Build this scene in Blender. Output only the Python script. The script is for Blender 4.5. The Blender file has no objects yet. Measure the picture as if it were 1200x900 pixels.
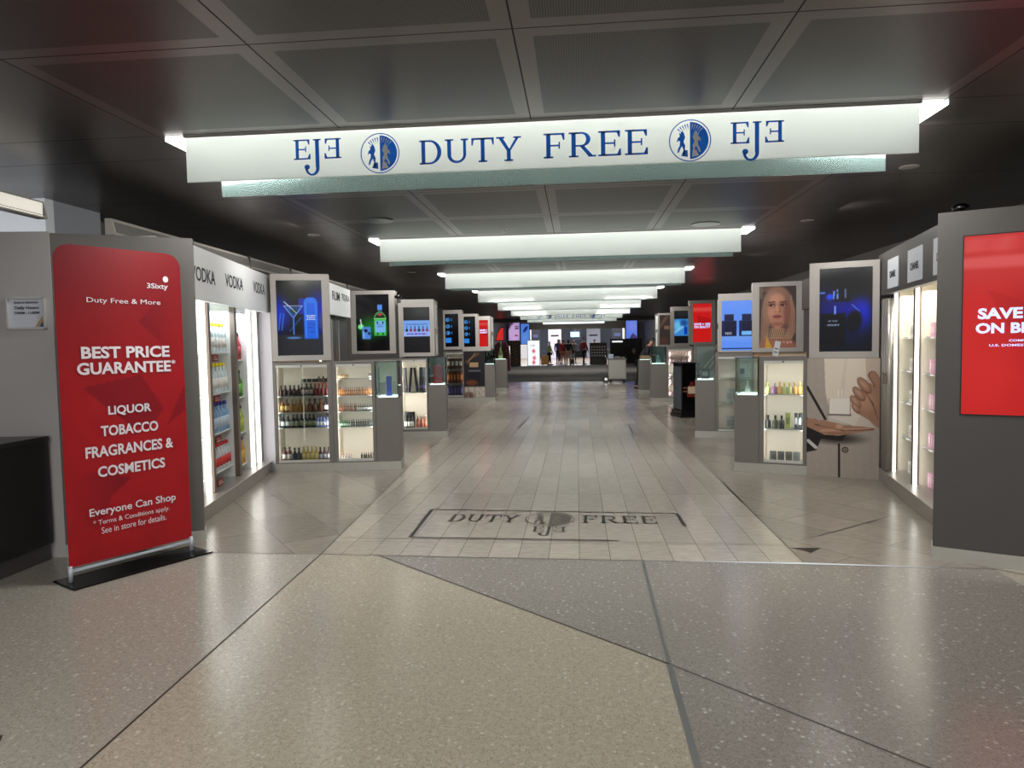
import bpy, bmesh, math, random
import numpy as np
from mathutils import Matrix, Vector
random.seed(7)
S = bpy.context.scene
COL = S.collection
PI = math.pi

# ------------------------------------------------------------------ camera
F_PX = 815.0
def norm(v): return v / np.linalg.norm(v)
_f = norm(np.array([(676 - 600) / F_PX, (402 - 450) / F_PX, 1.0]))
_u = np.array([-0.012, -1.0, 0.0]); _u = norm(_u - _f * np.dot(_u, _f))
_r = np.cross(-_u, _f)
_R = np.stack([_r, _f, _u], axis=1)
cam_data = bpy.data.cameras.new('camera'); cam = bpy.data.objects.new('camera', cam_data); COL.objects.link(cam)
cam_data.sensor_width = 36; cam_data.lens = 36 * F_PX / 1200; cam_data.clip_end = 300
cam.matrix_world = Matrix(((_R[0][0], -_R[1][0], -_R[2][0], 0), (_R[0][1], -_R[1][1], -_R[2][1], 0),
                           (_R[0][2], -_R[1][2], -_R[2][2], 1.5), (0, 0, 0, 1)))
S.camera = cam

# ------------------------------------------------------------------ world, exposure, large lights
S.view_settings.view_transform = 'Standard'; S.view_settings.look = 'None'
S.view_settings.gamma = 1; S.view_settings.use_curve_mapping = False
S.view_settings.exposure = 0.0
W = bpy.data.worlds.new('world'); S.world = W; W.use_nodes = True
W.node_tree.nodes['Background'].inputs[0].default_value = (0.92, 0.96, 1.0, 1)
W.node_tree.nodes['Background'].inputs[1].default_value = 0.75
FIX_E = 6.2          # ceiling light bands
LED_E = 3.2          # cabinet LED strips
SCR_E = .85          # screens
def area(name, loc, sx, sy, power, rot=(0, 0, 0), col=(1, .97, .92)):
    l = bpy.data.lights.new(name, 'AREA'); l.shape = 'RECTANGLE'; l.size = sx; l.size_y = sy
    l.energy = power; l.color = col
    o = bpy.data.objects.new(name, l); o.location = loc; o.rotation_euler = rot; COL.objects.link(o); return o
# the terminal's own ceiling lights over the concourse behind the photographer
area('concourse_light', (-2.4, 0.6, 2.76), 3.0, .4, 56)
area('concourse_light', (1.6, 0.6, 2.76), 3.0, .4, 40)
area('concourse_light', (0.0, -3.0, 2.76), 8.0, .6, 190)
area('concourse_light', (0.0, -6.5, 2.76), 8.0, .6, 220)
# added fill lamps over the aisle, tilted down the passage to brighten cabinet fronts
for y_ in (4.6, 9.0, 13.2, 17.4, 21.6):
    for x_ in (-1.9, 1.5): area('aisle_fill', (x_, y_, 2.74), 1.4, .3, 36, (math.radians(42), 0, math.radians(-14 if x_ > 0 else 14)))
area('cross_passage_fill', (0, 38, 4.8), 8, 2, 260)  # added fill lamp to brighten the far soffit, no fixture there
for y_ in (7.2, 11.0, 15.0):
    for s_ in (-1, 1): area('side_fill', (2.75 * s_ - .15, y_, 2.77), .5, .3, 13, (0, math.radians(-38 * s_), 0))  # added lamps, tilted outward to brighten the wall units and side panels
# daylit hall at the far end of the passage
area('far_hall_light', (0, 62, 4.6), 12, 14, 3200, col=(1, .98, .95))

# ------------------------------------------------------------------ materials
def lin(c):
    return tuple(((x / 255) / 12.92 if x / 255 <= .04045 else ((x / 255 + .055) / 1.055) ** 2.4) for x in c)
_M = {}
def mat(name, col=(128, 128, 128), rough=.5, metal=0, emit=0, alpha=None, trans=0, spec=.5, ecol=None, coat=0):
    if name in _M: return _M[name]
    m = bpy.data.materials.new(name); m.use_nodes = True; _M[name] = m
    p = m.node_tree.nodes['Principled BSDF']; c = lin(col)
    p.inputs['Base Color'].default_value = (*c, 1); p.inputs['Roughness'].default_value = rough
    p.inputs['Metallic'].default_value = metal; p.inputs['Specular IOR Level'].default_value = spec
    p.inputs['Coat Weight'].default_value = coat
    if trans: p.inputs['Transmission Weight'].default_value = trans
    if emit:
        p.inputs['Emission Color'].default_value = (*lin(ecol or col), 1); p.inputs['Emission Strength'].default_value = emit
    return m
def nt(m): return m.node_tree.nodes, m.node_tree.links
def noisy(m, scale, amt, rough_amt=0, bump=0, stretch=(1, 1, 1)):
    N, L = nt(m); p = N['Principled BSDF']
    tc = N.new('ShaderNodeTexCoord'); mp = N.new('ShaderNodeMapping'); mp.inputs['Scale'].default_value = stretch
    L.new(tc.outputs['Object'], mp.inputs[0])
    n = N.new('ShaderNodeTexNoise'); n.inputs['Scale'].default_value = scale; n.inputs['Detail'].default_value = 4
    L.new(mp.outputs[0], n.inputs['Vector'])
    base = p.inputs['Base Color'].default_value[:]
    mx = N.new('ShaderNodeMix'); mx.data_type = 'RGBA'
    mx.inputs[6].default_value = tuple(max(0, b * (1 - amt)) for b in base[:3]) + (1,)
    mx.inputs[7].default_value = tuple(b * (1 + amt) for b in base[:3]) + (1,)
    L.new(n.outputs[0], mx.inputs[0]); L.new(mx.outputs[2], p.inputs['Base Color'])
    if rough_amt:
        mr = N.new('ShaderNodeMapRange'); r = p.inputs['Roughness'].default_value
        mr.inputs[3].default_value = r - rough_amt; mr.inputs[4].default_value = r + rough_amt
        L.new(n.outputs[0], mr.inputs[0]); L.new(mr.outputs[0], p.inputs['Roughness'])
    if bump:
        b = N.new('ShaderNodeBump'); b.inputs['Strength'].default_value = bump; b.inputs['Distance'].default_value = .01
        L.new(n.outputs[0], b.inputs['Height']); L.new(b.outputs[0], p.inputs['Normal'])
    return m
GREY = noisy(mat('grey_laminate', (122, 118, 113), .42), 60, .06)
GREY_D = noisy(mat('dark_grey_laminate', (80, 77, 76), .45), 60, .06)
FRAME = noisy(mat('frame_metal', (176, 171, 167), .42, .15), 80, .05)
STEEL = noisy(mat('brushed_steel', (178, 174, 168), .35, .6), 30, .08, .06, 0, (1, 30, 30))
KICK = noisy(mat('kick_plate', (186, 184, 176), .4, .35), 20, .06)
WHITE = mat('white_panel', (225, 227, 226), .45)
OFFWHITE = mat('warm_white', (240, 228, 216), .5)
WALL_M = noisy(mat('wall_paint', (92, 89, 87), .6), 4, .05)
WHITEWALL = mat('white_wall', (228, 231, 235), .7)
BLACK = mat('black_plastic', (14, 14, 16), .35)
BLACKGLOSS = mat('black_gloss', (8, 8, 10), .12)
DARK = mat('dark_void', (22, 21, 21), .8)
CHROME = mat('chrome', (210, 210, 212), .15, 1)
LED = mat('led_strip', (255, 252, 244), .5, emit=LED_E)
LEDC = mat('led_cool', (235, 243, 255), .5, emit=LED_E * .6)
GREYGLASS = mat('smoked_glass', (10, 11, 13), .05)
def make_glass(name, tint=(245, 250, 248), f=.12, rough=0.02):
    m = bpy.data.materials.new(name); m.use_nodes = True; N, L = nt(m)
    for n in list(N): N.remove(n)
    out = N.new('ShaderNodeOutputMaterial'); t = N.new('ShaderNodeBsdfTransparent'); g = N.new('ShaderNodeBsdfGlossy')
    t.inputs[0].default_value = (*lin(tint), 1); g.inputs['Roughness'].default_value = rough
    fr = N.new('ShaderNodeFresnel'); fr.inputs[0].default_value = 1.5
    mx = N.new('ShaderNodeMixShader'); L.new(fr.outputs[0], mx.inputs[0]); L.new(t.outputs[0], mx.inputs[1]); L.new(g.outputs[0], mx.inputs[2])
    L.new(mx.outputs[0], out.inputs[0]); _M[name] = m; return m
GLASS = make_glass('clear_glass')
GLASSG = make_glass('greenish_glass', (238, 247, 244))

def make_frost(name, tr, clear=0):
    m = bpy.data.materials.new(name); m.use_nodes = True; N, L = nt(m)
    for n in list(N): N.remove(n)
    out = N.new('ShaderNodeOutputMaterial')
    d = N.new('ShaderNodeBsdfDiffuse'); d.inputs[0].default_value = (.72, .76, .74, 1)
    t = N.new('ShaderNodeBsdfTranslucent'); t.inputs[0].default_value = (.90, .93, .91, 1)
    g = N.new('ShaderNodeBsdfGlossy'); g.inputs['Roughness'].default_value = .06
    m1 = N.new('ShaderNodeMixShader'); m1.inputs[0].default_value = tr
    L.new(d.outputs[0], m1.inputs[1]); L.new(t.outputs[0], m1.inputs[2])
    fr = N.new('ShaderNodeFresnel'); fr.inputs[0].default_value = 1.45
    if clear:
        tp = N.new('ShaderNodeBsdfTransparent'); tp.inputs[0].default_value = (.80, .88, .86, 1); m3 = N.new('ShaderNodeMixShader'); m3.inputs[0].default_value = clear
        rear = name.endswith('rear'); d.inputs[0].default_value = (.12, .17, .165, 1) if rear else (.8, .84, .82, 1)
        if rear: t.inputs[0].default_value = (.30, .36, .35, 1); L.new(m1.outputs[0], m3.inputs[1]); L.new(tp.outputs[0], m3.inputs[2]); m1 = m3
    m2 = N.new('ShaderNodeMixShader'); L.new(fr.outputs[0], m2.inputs[0]); L.new(m1.outputs[0], m2.inputs[1]); L.new(g.outputs[0], m2.inputs[2])
    L.new(m2.outputs[0], out.inputs[0]); return m
FROST = make_frost('frosted_glass', .8)
SHELFG = make_frost('shelf_glass', .5, .45)
FROST_R = make_frost('frosted_glass_rear', .22, .5)
def attr_mat(name, emit=0, rough=.4, spec=.3):
    if name in _M: return _M[name]
    m = bpy.data.materials.new(name); m.use_nodes = True; _M[name] = m; N, L = nt(m); p = N['Principled BSDF']
    a = N.new('ShaderNodeVertexColor'); a.layer_name = 'Col'
    p.inputs['Roughness'].default_value = rough; p.inputs['Specular IOR Level'].default_value = spec
    if emit:
        p.inputs['Base Color'].default_value = (.003, .003, .004, 1)
        L.new(a.outputs[0], p.inputs['Emission Color']); p.inputs['Emission Strength'].default_value = emit
    else: L.new(a.outputs[0], p.inputs['Base Color'])
    return m
PRINT = attr_mat('printed_poster', 0, .45)
SCREEN = attr_mat('lit_screen', SCR_E, .14, .25)

# ------------------------------------------------------------------ mesh helpers
class MB:
    def __init__(s): s.v = []; s.f = []; s.mi = []; s.sm = []
    def poly(s, pts, mi=0, smooth=False):
        b = len(s.v); s.v += [tuple(p) for p in pts]; s.f.append(tuple(range(b, b + len(pts)))); s.mi.append(mi); s.sm.append(smooth)
    def box(s, x0, y0, z0, x1, y1, z1, mi=0, bev=0):
        if bev:
            bm = bmesh.new(); bmesh.ops.create_cube(bm, size=1)
            for v in bm.verts: v.co = Vector(((x0 + x1) / 2 + v.co.x * (x1 - x0), (y0 + y1) / 2 + v.co.y * (y1 - y0), (z0 + z1) / 2 + v.co.z * (z1 - z0)))
            bmesh.ops.bevel(bm, geom=bm.edges[:], offset=bev, segments=2, affect='EDGES', profile=.5)
            s.bm(bm, mi); return s
        b = len(s.v)
        s.v += [(x0, y0, z0), (x1, y0, z0), (x1, y1, z0), (x0, y1, z0), (x0, y0, z1), (x1, y0, z1), (x1, y1, z1), (x0, y1, z1)]
        for f in ((0, 3, 2, 1), (4, 5, 6, 7), (0, 1, 5, 4), (1, 2, 6, 5), (2, 3, 7, 6), (3, 0, 4, 7)):
            s.f.append(tuple(b + i for i in f)); s.mi.append(mi); s.sm.append(False)
        return s
    def bm(s, bm, mi=0, smooth=False):
        b = len(s.v); bm.verts.index_update(); s.v += [tuple(v.co) for v in bm.verts]
        for f in bm.faces: s.f.append(tuple(b + v.index for v in f.verts)); s.mi.append(mi); s.sm.append(smooth)
        bm.free()
    def prism(s, pts, ax, a, b_, mi=0):
        """extrude 2-D polygon pts along axis ax from a to b_"""
        def P(p, t): return {'x': (t, p[0], p[1]), 'y': (p[0], t, p[1]), 'z': (p[0], p[1], t)}[ax]
        n = len(pts); b = len(s.v); s.v += [P(p, a) for p in pts] + [P(p, b_) for p in pts]
        s.f.append(tuple(b + i for i in range(n))[::-1]); s.f.append(tuple(b + n + i for i in range(n)))
        s.mi += [mi, mi]; s.sm += [False, False]
        for i in range(n):
            j = (i + 1) % n; s.f.append((b + i, b + j, b + n + j, b + n + i)); s.mi.append(mi); s.sm.append(False)
        return s
    def lathe(s, prof, c=(0, 0, 0), n=14, mi=0, sx=1, sy=1, smooth=True):
        b = len(s.v); m = len(prof)
        for r, z in prof:
            for k in range(n):
                a = 2 * PI * k / n; s.v.append((c[0] + sx * r * math.cos(a), c[1] + sy * r * math.sin(a), c[2] + z))
        for i in range(m - 1):
            for k in range(n):
                q = (k + 1) % n; s.f.append((b + i * n + k, b + i * n + q, b + (i + 1) * n + q, b + (i + 1) * n + k)); s.mi.append(mi); s.sm.append(smooth)
        s.f.append(tuple(b + k for k in range(n))[::-1]); s.f.append(tuple(b + (m - 1) * n + k for k in range(n))); s.mi += [mi, mi]; s.sm += [False, False]
        return s
    def tube(s, p, q, r, n=10, mi=0, r2=None):
        p = Vector(p); q = Vector(q); d = (q - p).normalized(); u = d.orthogonal().normalized(); w = d.cross(u); b = len(s.v); r2 = r if r2 is None else r2
        for c, rr in ((p, r), (q, r2)):
            for k in range(n):
                a = 2 * PI * k / n; s.v.append(tuple(c + u * rr * math.cos(a) + w * rr * math.sin(a)))
        for k in range(n):
            j = (k + 1) % n; s.f.append((b + k, b + j, b + n + j, b + n + k)); s.mi.append(mi); s.sm.append(True)
        s.f.append(tuple(b + k for k in range(n))[::-1]); s.f.append(tuple(b + n + k for k in range(n))); s.mi += [mi, mi]; s.sm += [False, False]
        return s
    def mesh(s, name, mats):
        me = bpy.data.meshes.new(name); me.from_pydata(s.v, [], s.f)
        for m in (mats if isinstance(mats, (list, tuple)) else [mats]): me.materials.append(m)
        me.polygons.foreach_set('material_index', s.mi); me.polygons.foreach_set('use_smooth', s.sm)
        bm = bmesh.new(); bm.from_mesh(me); bmesh.ops.recalc_face_normals(bm, faces=bm.faces); bm.to_mesh(me); bm.free(); me.update(); return me
    def build(s, name, mats, parent=None, loc=None, rz=0):
        return link(name, s.mesh(name, mats), parent, loc, rz)
def link(name, me, parent=None, loc=None, rz=0):
    o = bpy.data.objects.new(name, me); COL.objects.link(o)
    if parent: o.parent = parent
    if loc: o.location = loc
    o.rotation_euler[2] = rz
    return o
def tag(o, label, cat, group=None):
    o['label'] = label; o['category'] = cat
    if group: o['group'] = group
    return o
def thing(name, label, cat, loc=(0, 0, 0), rz=0, group=None):
    o = bpy.data.objects.new(name, None); o.empty_display_size = .1; COL.objects.link(o); o.location = loc; o.rotation_euler[2] = rz
    return tag(o, label, cat, group)
def struct(o): o['kind'] = 'structure'; return o
def kids(o): return [c for c in bpy.data.objects if c.parent == o]
_KID = {}
def copy_tree(o, parent=None):
    c = o.copy(); COL.objects.link(c)
    if parent: c.parent = parent
    if o.name not in _KID: _KID[o.name] = kids(o)
    for k in _KID[o.name]: copy_tree(k, c)
    return c
def fr(o, x, y=0, z=0):
    """world point of local (x,y,z) in thing o"""
    a = o.rotation_euler[2]; return (o.location.x + x * math.cos(a) - y * math.sin(a), o.location.y + x * math.sin(a) + y * math.cos(a), o.location.z + z)

# text as mesh lying in the local x-z plane facing -y, fitted to a box
def text_mesh(txt, x0, x1, z0, z1, y, depth=.002, bold=0.0, spacing=1.0, skew=0):
    cu = bpy.data.curves.new('t', 'FONT'); cu.body = txt; cu.size = 1; cu.offset = bold; cu.space_character = spacing; cu.resolution_u = 3
    cu.extrude = 0.02; cu.align_x = 'LEFT'
    o = bpy.data.objects.new('t', cu); COL.objects.link(o); dg = bpy.context.evaluated_depsgraph_get()
    me = bpy.data.meshes.new_from_object(o.evaluated_get(dg)); bpy.data.objects.remove(o); bpy.data.curves.remove(cu)
    n = len(me.vertices); co = np.empty(n * 3); me.vertices.foreach_get('co', co); co = co.reshape(-1, 3)
    lo = co.min(0); hi = co.max(0); q = np.empty_like(co)
    q[:, 0] = x0 + (co[:, 0] - lo[0]) / (hi[0] - lo[0]) * (x1 - x0)
    q[:, 2] = z0 + (co[:, 1] - lo[1]) / (hi[1] - lo[1]) * (z1 - z0) + skew * (q[:, 0] - x0)
    q[:, 1] = y - (co[:, 2] - lo[2]) / (hi[2] - lo[2]) * depth
    me.vertices.foreach_set('co', q.ravel()); me.update(); return me
def text(name, txt, x0, x1, z0, z1, y, m, parent, **k):
    me = text_mesh(txt, x0, x1, z0, z1, y, **k); me.materials.clear(); me.materials.append(m); return link(name, me, parent)

# printed / displayed picture : a fine grid coloured per vertex (facing -y)
def paint(name, x0, x1, z0, z1, y, fn, m, parent=None, nx=90, ny=150, shape=None):
    u = np.linspace(0, 1, nx + 1); v = np.linspace(0, 1, ny + 1); U, V = np.meshgrid(u, v)
    img = fn(U, V, (x1 - x0) / (z1 - z0)); img = np.clip(img, 0, 255) / 255
    img = np.where(img <= .04045, img / 12.92, ((img + .055) / 1.055) ** 2.4)
    if shape: XX, ZZ = shape(U, V)
    else: XX, ZZ = x0 + U * (x1 - x0), z0 + V * (z1 - z0)
    n = (nx + 1) * (ny + 1)
    co = np.stack([XX, np.full_like(XX, y), ZZ], -1).reshape(-1, 3)
    i = np.arange(ny)[:, None] * (nx + 1) + np.arange(nx)[None, :]
    fa = np.stack([i, i + 1, i + nx + 2, i + nx + 1], -1).reshape(-1, 4)
    me = bpy.data.meshes.new(name); me.from_pydata(co.tolist(), [], fa.tolist()); me.materials.append(m)
    ca = me.color_attributes.new('Col', 'FLOAT_COLOR', 'POINT')
    ca.data.foreach_set('color', np.concatenate([img.reshape(-1, 3), np.ones((n, 1))], 1).ravel().astype(np.float32))
    me.update(); return link(name, me, parent)
# image building masks (u right, v up, both 0..1)
def base(U, c): return np.ones(U.shape + (3,)) * np.array(c, float)
def sstep(a, b, x): t = np.clip((x - a) / (b - a + 1e-9), 0, 1); return t * t * (3 - 2 * t)
def ov(img, c, m): m = np.clip(m, 0, 1)[..., None]; return img * (1 - m) + np.array(c, float) * m
def ell(U, V, cx, cy, rx, ry, s=.1, rot=0):
    dx, dy = U - cx, V - cy
    if rot: c, s_ = math.cos(rot), math.sin(rot); dx, dy = dx * c + dy * s_, -dx * s_ + dy * c
    d = np.sqrt((dx / rx) ** 2 + (dy / ry) ** 2); return 1 - sstep(1 - s, 1 + s, d)
def rec(U, V, a, b, c, d, s=.006): return sstep(a - s, a + s, U) * (1 - sstep(c - s, c + s, U)) * sstep(b - s, b + s, V) * (1 - sstep(d - s, d + s, V))
def pol(U, V, pts):
    ins = np.zeros(U.shape, bool); n = len(pts)
    for i in range(n):
        x1, y1 = pts[i]; x2, y2 = pts[(i + 1) % n]
        c = ((y1 > V) != (y2 > V)) & (U < (x2 - x1) * (V - y1) / ((y2 - y1) + 1e-12) + x1); ins ^= c
    return ins.astype(float)
def seg(U, V, x1, y1, x2, y2, w, asp=1., s=.3):
    dx, dy = (x2 - x1) * asp, y2 - y1; px, py = (U - x1) * asp, V - y1
    t = np.clip((px * dx + py * dy) / (dx * dx + dy * dy + 1e-12), 0, 1); d = np.hypot(px - t * dx, py - t * dy); return 1 - sstep(w * (1 - s), w * (1 + s), d)
def noise(U, V, f, seed=0):
    rs = np.random.RandomState(seed); o = np.zeros_like(U)
    for k in range(5):
        a = rs.rand() * 6.28; o += np.sin((U * math.cos(a) + V * math.sin(a)) * f * (1 + .6 * k) + rs.rand() * 6.28) / (1 + .5 * k)
    return o / 2.5
# ------------------------------------------------------------------ floor
def floor_mat(name, c, kind):
    m = mat(name, c, .22 if kind != 'tile' else .15, spec=.6 if kind != 'tile' else .9); N, L = nt(m); p = N['Principled BSDF']
    tc = N.new('ShaderNodeTexCoord'); cc = (*lin(c), 1)
    def mixc(a, b, fac, blend='MIX'):
        x = N.new('ShaderNodeMix'); x.data_type = 'RGBA'; x.blend_type = blend
        for s_, v in ((6, a), (7, b)):
            if isinstance(v, tuple): x.inputs[s_].default_value = v
            else: L.new(v, x.inputs[s_])
        if isinstance(fac, float): x.inputs[0].default_value = fac
        else: L.new(fac, x.inputs[0])
        return x.outputs[2]
    big = N.new('ShaderNodeTexNoise'); big.inputs['Scale'].default_value = 1.3; big.inputs['Detail'].default_value = 5; L.new(tc.outputs['Object'], big.inputs['Vector'])
    if kind == 'terrazzo':
        col = cc
        for sc, thr, amt, tone in ((42, .88, .9, (.9, .87, .8, 1)), (75, .55, .42, (.09, .075, .06, 1)), (120, .6, .5, (.72, .69, .62, 1)), (170, .5, .55, (.05, .042, .036, 1))):
            v = N.new('ShaderNodeTexVoronoi'); v.feature = 'F1'; v.inputs['Scale'].default_value = sc; L.new(tc.outputs['Object'], v.inputs['Vector'])
            # only some cells carry a chip
            sep = N.new('ShaderNodeSeparateColor'); L.new(v.outputs['Color'], sep.inputs[0])
            g = N.new('ShaderNodeMath'); g.operation = 'GREATER_THAN'; g.inputs[1].default_value = thr; L.new(sep.outputs[0], g.inputs[0])
            mr = N.new('ShaderNodeMapRange'); mr.inputs[1].default_value = .30; mr.inputs[2].default_value = .42; mr.inputs[3].default_value = 1; mr.inputs[4].default_value = 0
            L.new(v.outputs['Distance'], mr.inputs[0])
            mu = N.new('ShaderNodeMath'); mu.operation = 'MULTIPLY'; L.new(g.outputs[0], mu.inputs[0]); L.new(mr.outputs[0], mu.inputs[1])
            m3 = N.new('ShaderNodeMath'); m3.operation = 'MULTIPLY'; m3.inputs[1].default_value = amt; L.new(mu.outputs[0], m3.inputs[0])
            col = mixc(col, tone, m3.outputs[0])
        n = N.new('ShaderNodeTexNoise'); n.inputs['Scale'].default_value = 45; n.inputs['Detail'].default_value = 6; L.new(tc.outputs['Object'], n.inputs['Vector'])
        col = mixc(col, tuple(x * .55 for x in cc[:3]) + (1,), n.outputs[0])
        out = col
    else:
        mp = N.new('ShaderNodeMapping'); L.new(tc.outputs['Object'], mp.inputs[0])
        mp.inputs['Rotation'].default_value[2] = PI / 2 if kind == 'tile' else PI / 4 + .12
        b = N.new('ShaderNodeTexBrick'); L.new(mp.outputs[0], b.inputs['Vector']); b.inputs['Scale'].default_value = 1
        if kind == 'tile': b.offset = .0; b.inputs['Brick Width'].default_value = .86; b.inputs['Row Height'].default_value = .215
        else: b.offset = .5; b.inputs['Brick Width'].default_value = .9; b.inputs['Row Height'].default_value = .45
        b.inputs['Mortar Size'].default_value = .0028; b.inputs['Mortar Smooth'].default_value = .2; b.inputs['Bias'].default_value = 0
        b.inputs['Color1'].default_value = tuple(x * .9 for x in cc[:3]) + (1,); b.inputs['Color2'].default_value = tuple(x * 1.08 for x in cc[:3]) + (1,)
        b.inputs['Mortar'].default_value = tuple(x * .42 for x in cc[:3]) + (1,)
        n = N.new('ShaderNodeTexNoise'); n.inputs['Scale'].default_value = 9; n.inputs['Detail'].default_value = 8; n.inputs['Roughness'].default_value = .7
        mp2 = N.new('ShaderNodeMapping'); mp2.inputs['Scale'].default_value = (1, 4, 1); L.new(tc.outputs['Object'], mp2.inputs[0]); L.new(mp2.outputs[0], n.inputs['Vector'])
        mr = N.new('ShaderNodeMapRange'); mr.inputs[1].default_value = .3; mr.inputs[2].default_value = .7; mr.inputs[3].default_value = .78; mr.inputs[4].default_value = 1.15; L.new(n.outputs[0], mr.inputs[0])
        cb = N.new('ShaderNodeCombineColor');
        for i in range(3): L.new(mr.outputs[0], cb.inputs[i])
        out = mixc(b.outputs[0], cb.outputs[0], 1.0, 'MULTIPLY')
        if kind == 'tile':
            bp = N.new('ShaderNodeBump'); bp.inputs['Strength'].default_value = .08; bp.inputs['Distance'].default_value = .02; L.new(n.outputs[0], bp.inputs['Height']); L.new(bp.outputs[0], p.inputs['Normal'])
    mr = N.new('ShaderNodeMapRange'); r = p.inputs['Roughness'].default_value; mr.inputs[3].default_value = r - .06; mr.inputs[4].default_value = r + .08
    L.new(big.outputs[0], mr.inputs[0]); L.new(mr.outputs[0], p.inputs['Roughness'])
    L.new(out, p.inputs['Base Color']); return m
T_LEFT = floor_mat('terrazzo_beige_grey', (194, 188, 176), 'terrazzo')
T_TAN = floor_mat('terrazzo_tan', (208, 198, 178), 'terrazzo')
T_GREY = floor_mat('terrazzo_grey', (172, 166, 158), 'terrazzo')
TILE_C = floor_mat('corridor_tile', (190, 181, 169), 'tile')
TILE_S = floor_mat('diagonal_tile', (152, 144, 133), 'diag')
CARPET = noisy(mat('dark_carpet', (112, 108, 105), .95, spec=.1), 30, .2)
HALL_F = mat('hall_floor', (120, 105, 95), .25)
FY = 60.
fb = MB()
B0, B1, B2, B3 = (-9, 4.86), (-1.87, 4.82), (-1.45, 4.82), (9, 4.55)
A2 = (-1.80, 2.27); A3 = (-1.68, -2.5)
def P3(*q): return [(x, y, 0) for x, y in q]
fb.poly(P3((-9, -9), (-1.4, -9), A2, B1, B0), 0)
fb.poly(P3((-1.4, -9), (.35, -9), (.41, 3.21), B2, B1, A2), 1)
fb.poly(P3((.35, -9), (9, -9), (9, -1), (2.65, 4.35), (2.66, 4.67), (.43, 4.76), B2, (.41, 3.21)), 2)
fb.poly(P3((9, -1), (9, 4.4), (2.66, 4.67), (2.65, 4.35)), 1)
cl = [(-1.87, 4.82), (-2.12, 8.8), (-2.3, 16), (-2.38, 27.4)]; cr = [(1.50, 4.76), (1.53, 8.8), (1.56, 16), (1.6, 27.0)]
fb.poly(P3(cl[0], B2, (.43, 4.76), cr[0], cr[1], cr[2], cr[3], cl[3], cl[2], cl[1]), 3)
fb.poly(P3(B0, cl[0], cl[1], cl[2], cl[3], (-9, 27.6)), 4)
fb.poly(P3(cr[0], (2.66, 4.67), (9, 4.4), (9, 26.8), cr[3], cr[2], cr[1]), 4)
fb.poly(P3((-9, 27.6), cl[3], cr[3], (9, 26.8), (9, 47), (-9, 47)), 5)
fb.poly(P3((-9, 47), (9, 47), (9, 90), (-9, 90)), 6)
struct(fb.build('floor', [T_LEFT, T_TAN, T_GREY, TILE_C, TILE_S, CARPET, HALL_F]))
JOINT = mat('dark_joint', (62, 60, 56), .5); ALU = mat('aluminium_joint', (150, 152, 152), .35, .6); INLAY = mat('inlay_stone', (44, 41, 38), .35)
STONE = mat('black_stone', (22, 22, 22), .25)
def strip(mb, p, q, w, z=.0015, mi=0):
    d = Vector((q[0] - p[0], q[1] - p[1])).normalized(); nx, ny = -d.y * w / 2, d.x * w / 2
    mb.poly([(p[0] - nx, p[1] - ny, z), (q[0] - nx, q[1] - ny, z), (q[0] + nx, q[1] + ny, z), (p[0] + nx, p[1] + ny, z)], mi)
jb = MB()
for p, q, w, mi in ((B1, A2, .010, 0), (A2, (-1.4, -9), .010, 0), (B2, (.41, 3.21), .010, 0), ((.43, 4.76), (.41, 3.21), .02, 1), ((.41, 3.21), (.35, -9), .028, 1),
                    ((.41, 3.21), (.66, 2.98), .006, 0), ((.66, 2.98), (3.5, .3), .007, 0), ((2.66, 4.67), (9, -1), .01, 0), ((-2.27, 2.45), (-1.95, 1.9), .012, 0),
                    ((-4, 4.846), B1, .008, 0), (B1, (.43, 4.76), .008, 0), ((.43, 4.76), (2.66, 4.67), .008, 0), (cl[0], cl[1], .008, 0), (cl[1], cl[2], .008, 0), (cr[0], cr[1], .008, 0), (cr[1], cr[2], .008, 0),
                    ((-1.87, 5.25), (1.5, 5.18), .006, 0), ((-3.2, 6.9), (-2.75, 6.35), .014, 0), ((1.82, 5.42), (2.47, 5.93), .014, 0), ((1.51, 6.53), (1.52, 7.44), .02, 0),
                    ((-1.05, 12.3), (-1.0, 14.2), .03, 0), ((.9, 11.5), (.92, 12.8), .025, 0)):
    strip(jb, p, q, w, mi=mi)
jb.poly([(1.505, 5.10, .0015), (1.62, 4.98, .0015), (1.505, 4.86, .0015), (1.73, 5.10, .0015)], 2)
struct(jb.build('trim_1', [JOINT, ALU, STONE]))

# ------------------------------------------------------------------ ceiling
PANEL = noisy(mat('ceiling_metal', (96, 90, 88), .30, .75), 3, .05, .04)
BAND = mat('ceiling_band', (112, 106, 104), .36, .7)
def perf_mat():
    m = mat('perforated_metal', (88, 84, 83), .4, .6); N, L = nt(m); p = N['Principled BSDF']
    tc = N.new('ShaderNodeTexCoord'); sp = N.new('ShaderNodeSeparateXYZ'); L.new(tc.outputs['Object'], sp.inputs[0]); outs = []
    for i in (0, 1):
        a = N.new('ShaderNodeMath'); a.operation = 'MULTIPLY'; a.inputs[1].default_value = 2 * PI / .011; L.new(sp.outputs[i], a.inputs[0])
        s_ = N.new('ShaderNodeMath'); s_.operation = 'SINE'; L.new(a.outputs[0], s_.inputs[0]); outs.append(s_)
    mu = N.new('ShaderNodeMath'); mu.operation = 'ADD'; L.new(outs[0].outputs[0], mu.inputs[0]); L.new(outs[1].outputs[0], mu.inputs[1])
    mr = N.new('ShaderNodeMapRange'); mr.inputs[1].default_value = .3; mr.inputs[2].default_value = .9; L.new(mu.outputs[0], mr.inputs[0])
    x = N.new('ShaderNodeMix'); x.data_type = 'RGBA'; x.inputs[6].default_value = p.inputs['Base Color'].default_value; x.inputs[7].default_value = (.02, .02, .02, 1)
    L.new(mr.outputs[0], x.inputs[0]); L.new(x.outputs[2], p.inputs['Base Color']); return m
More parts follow.
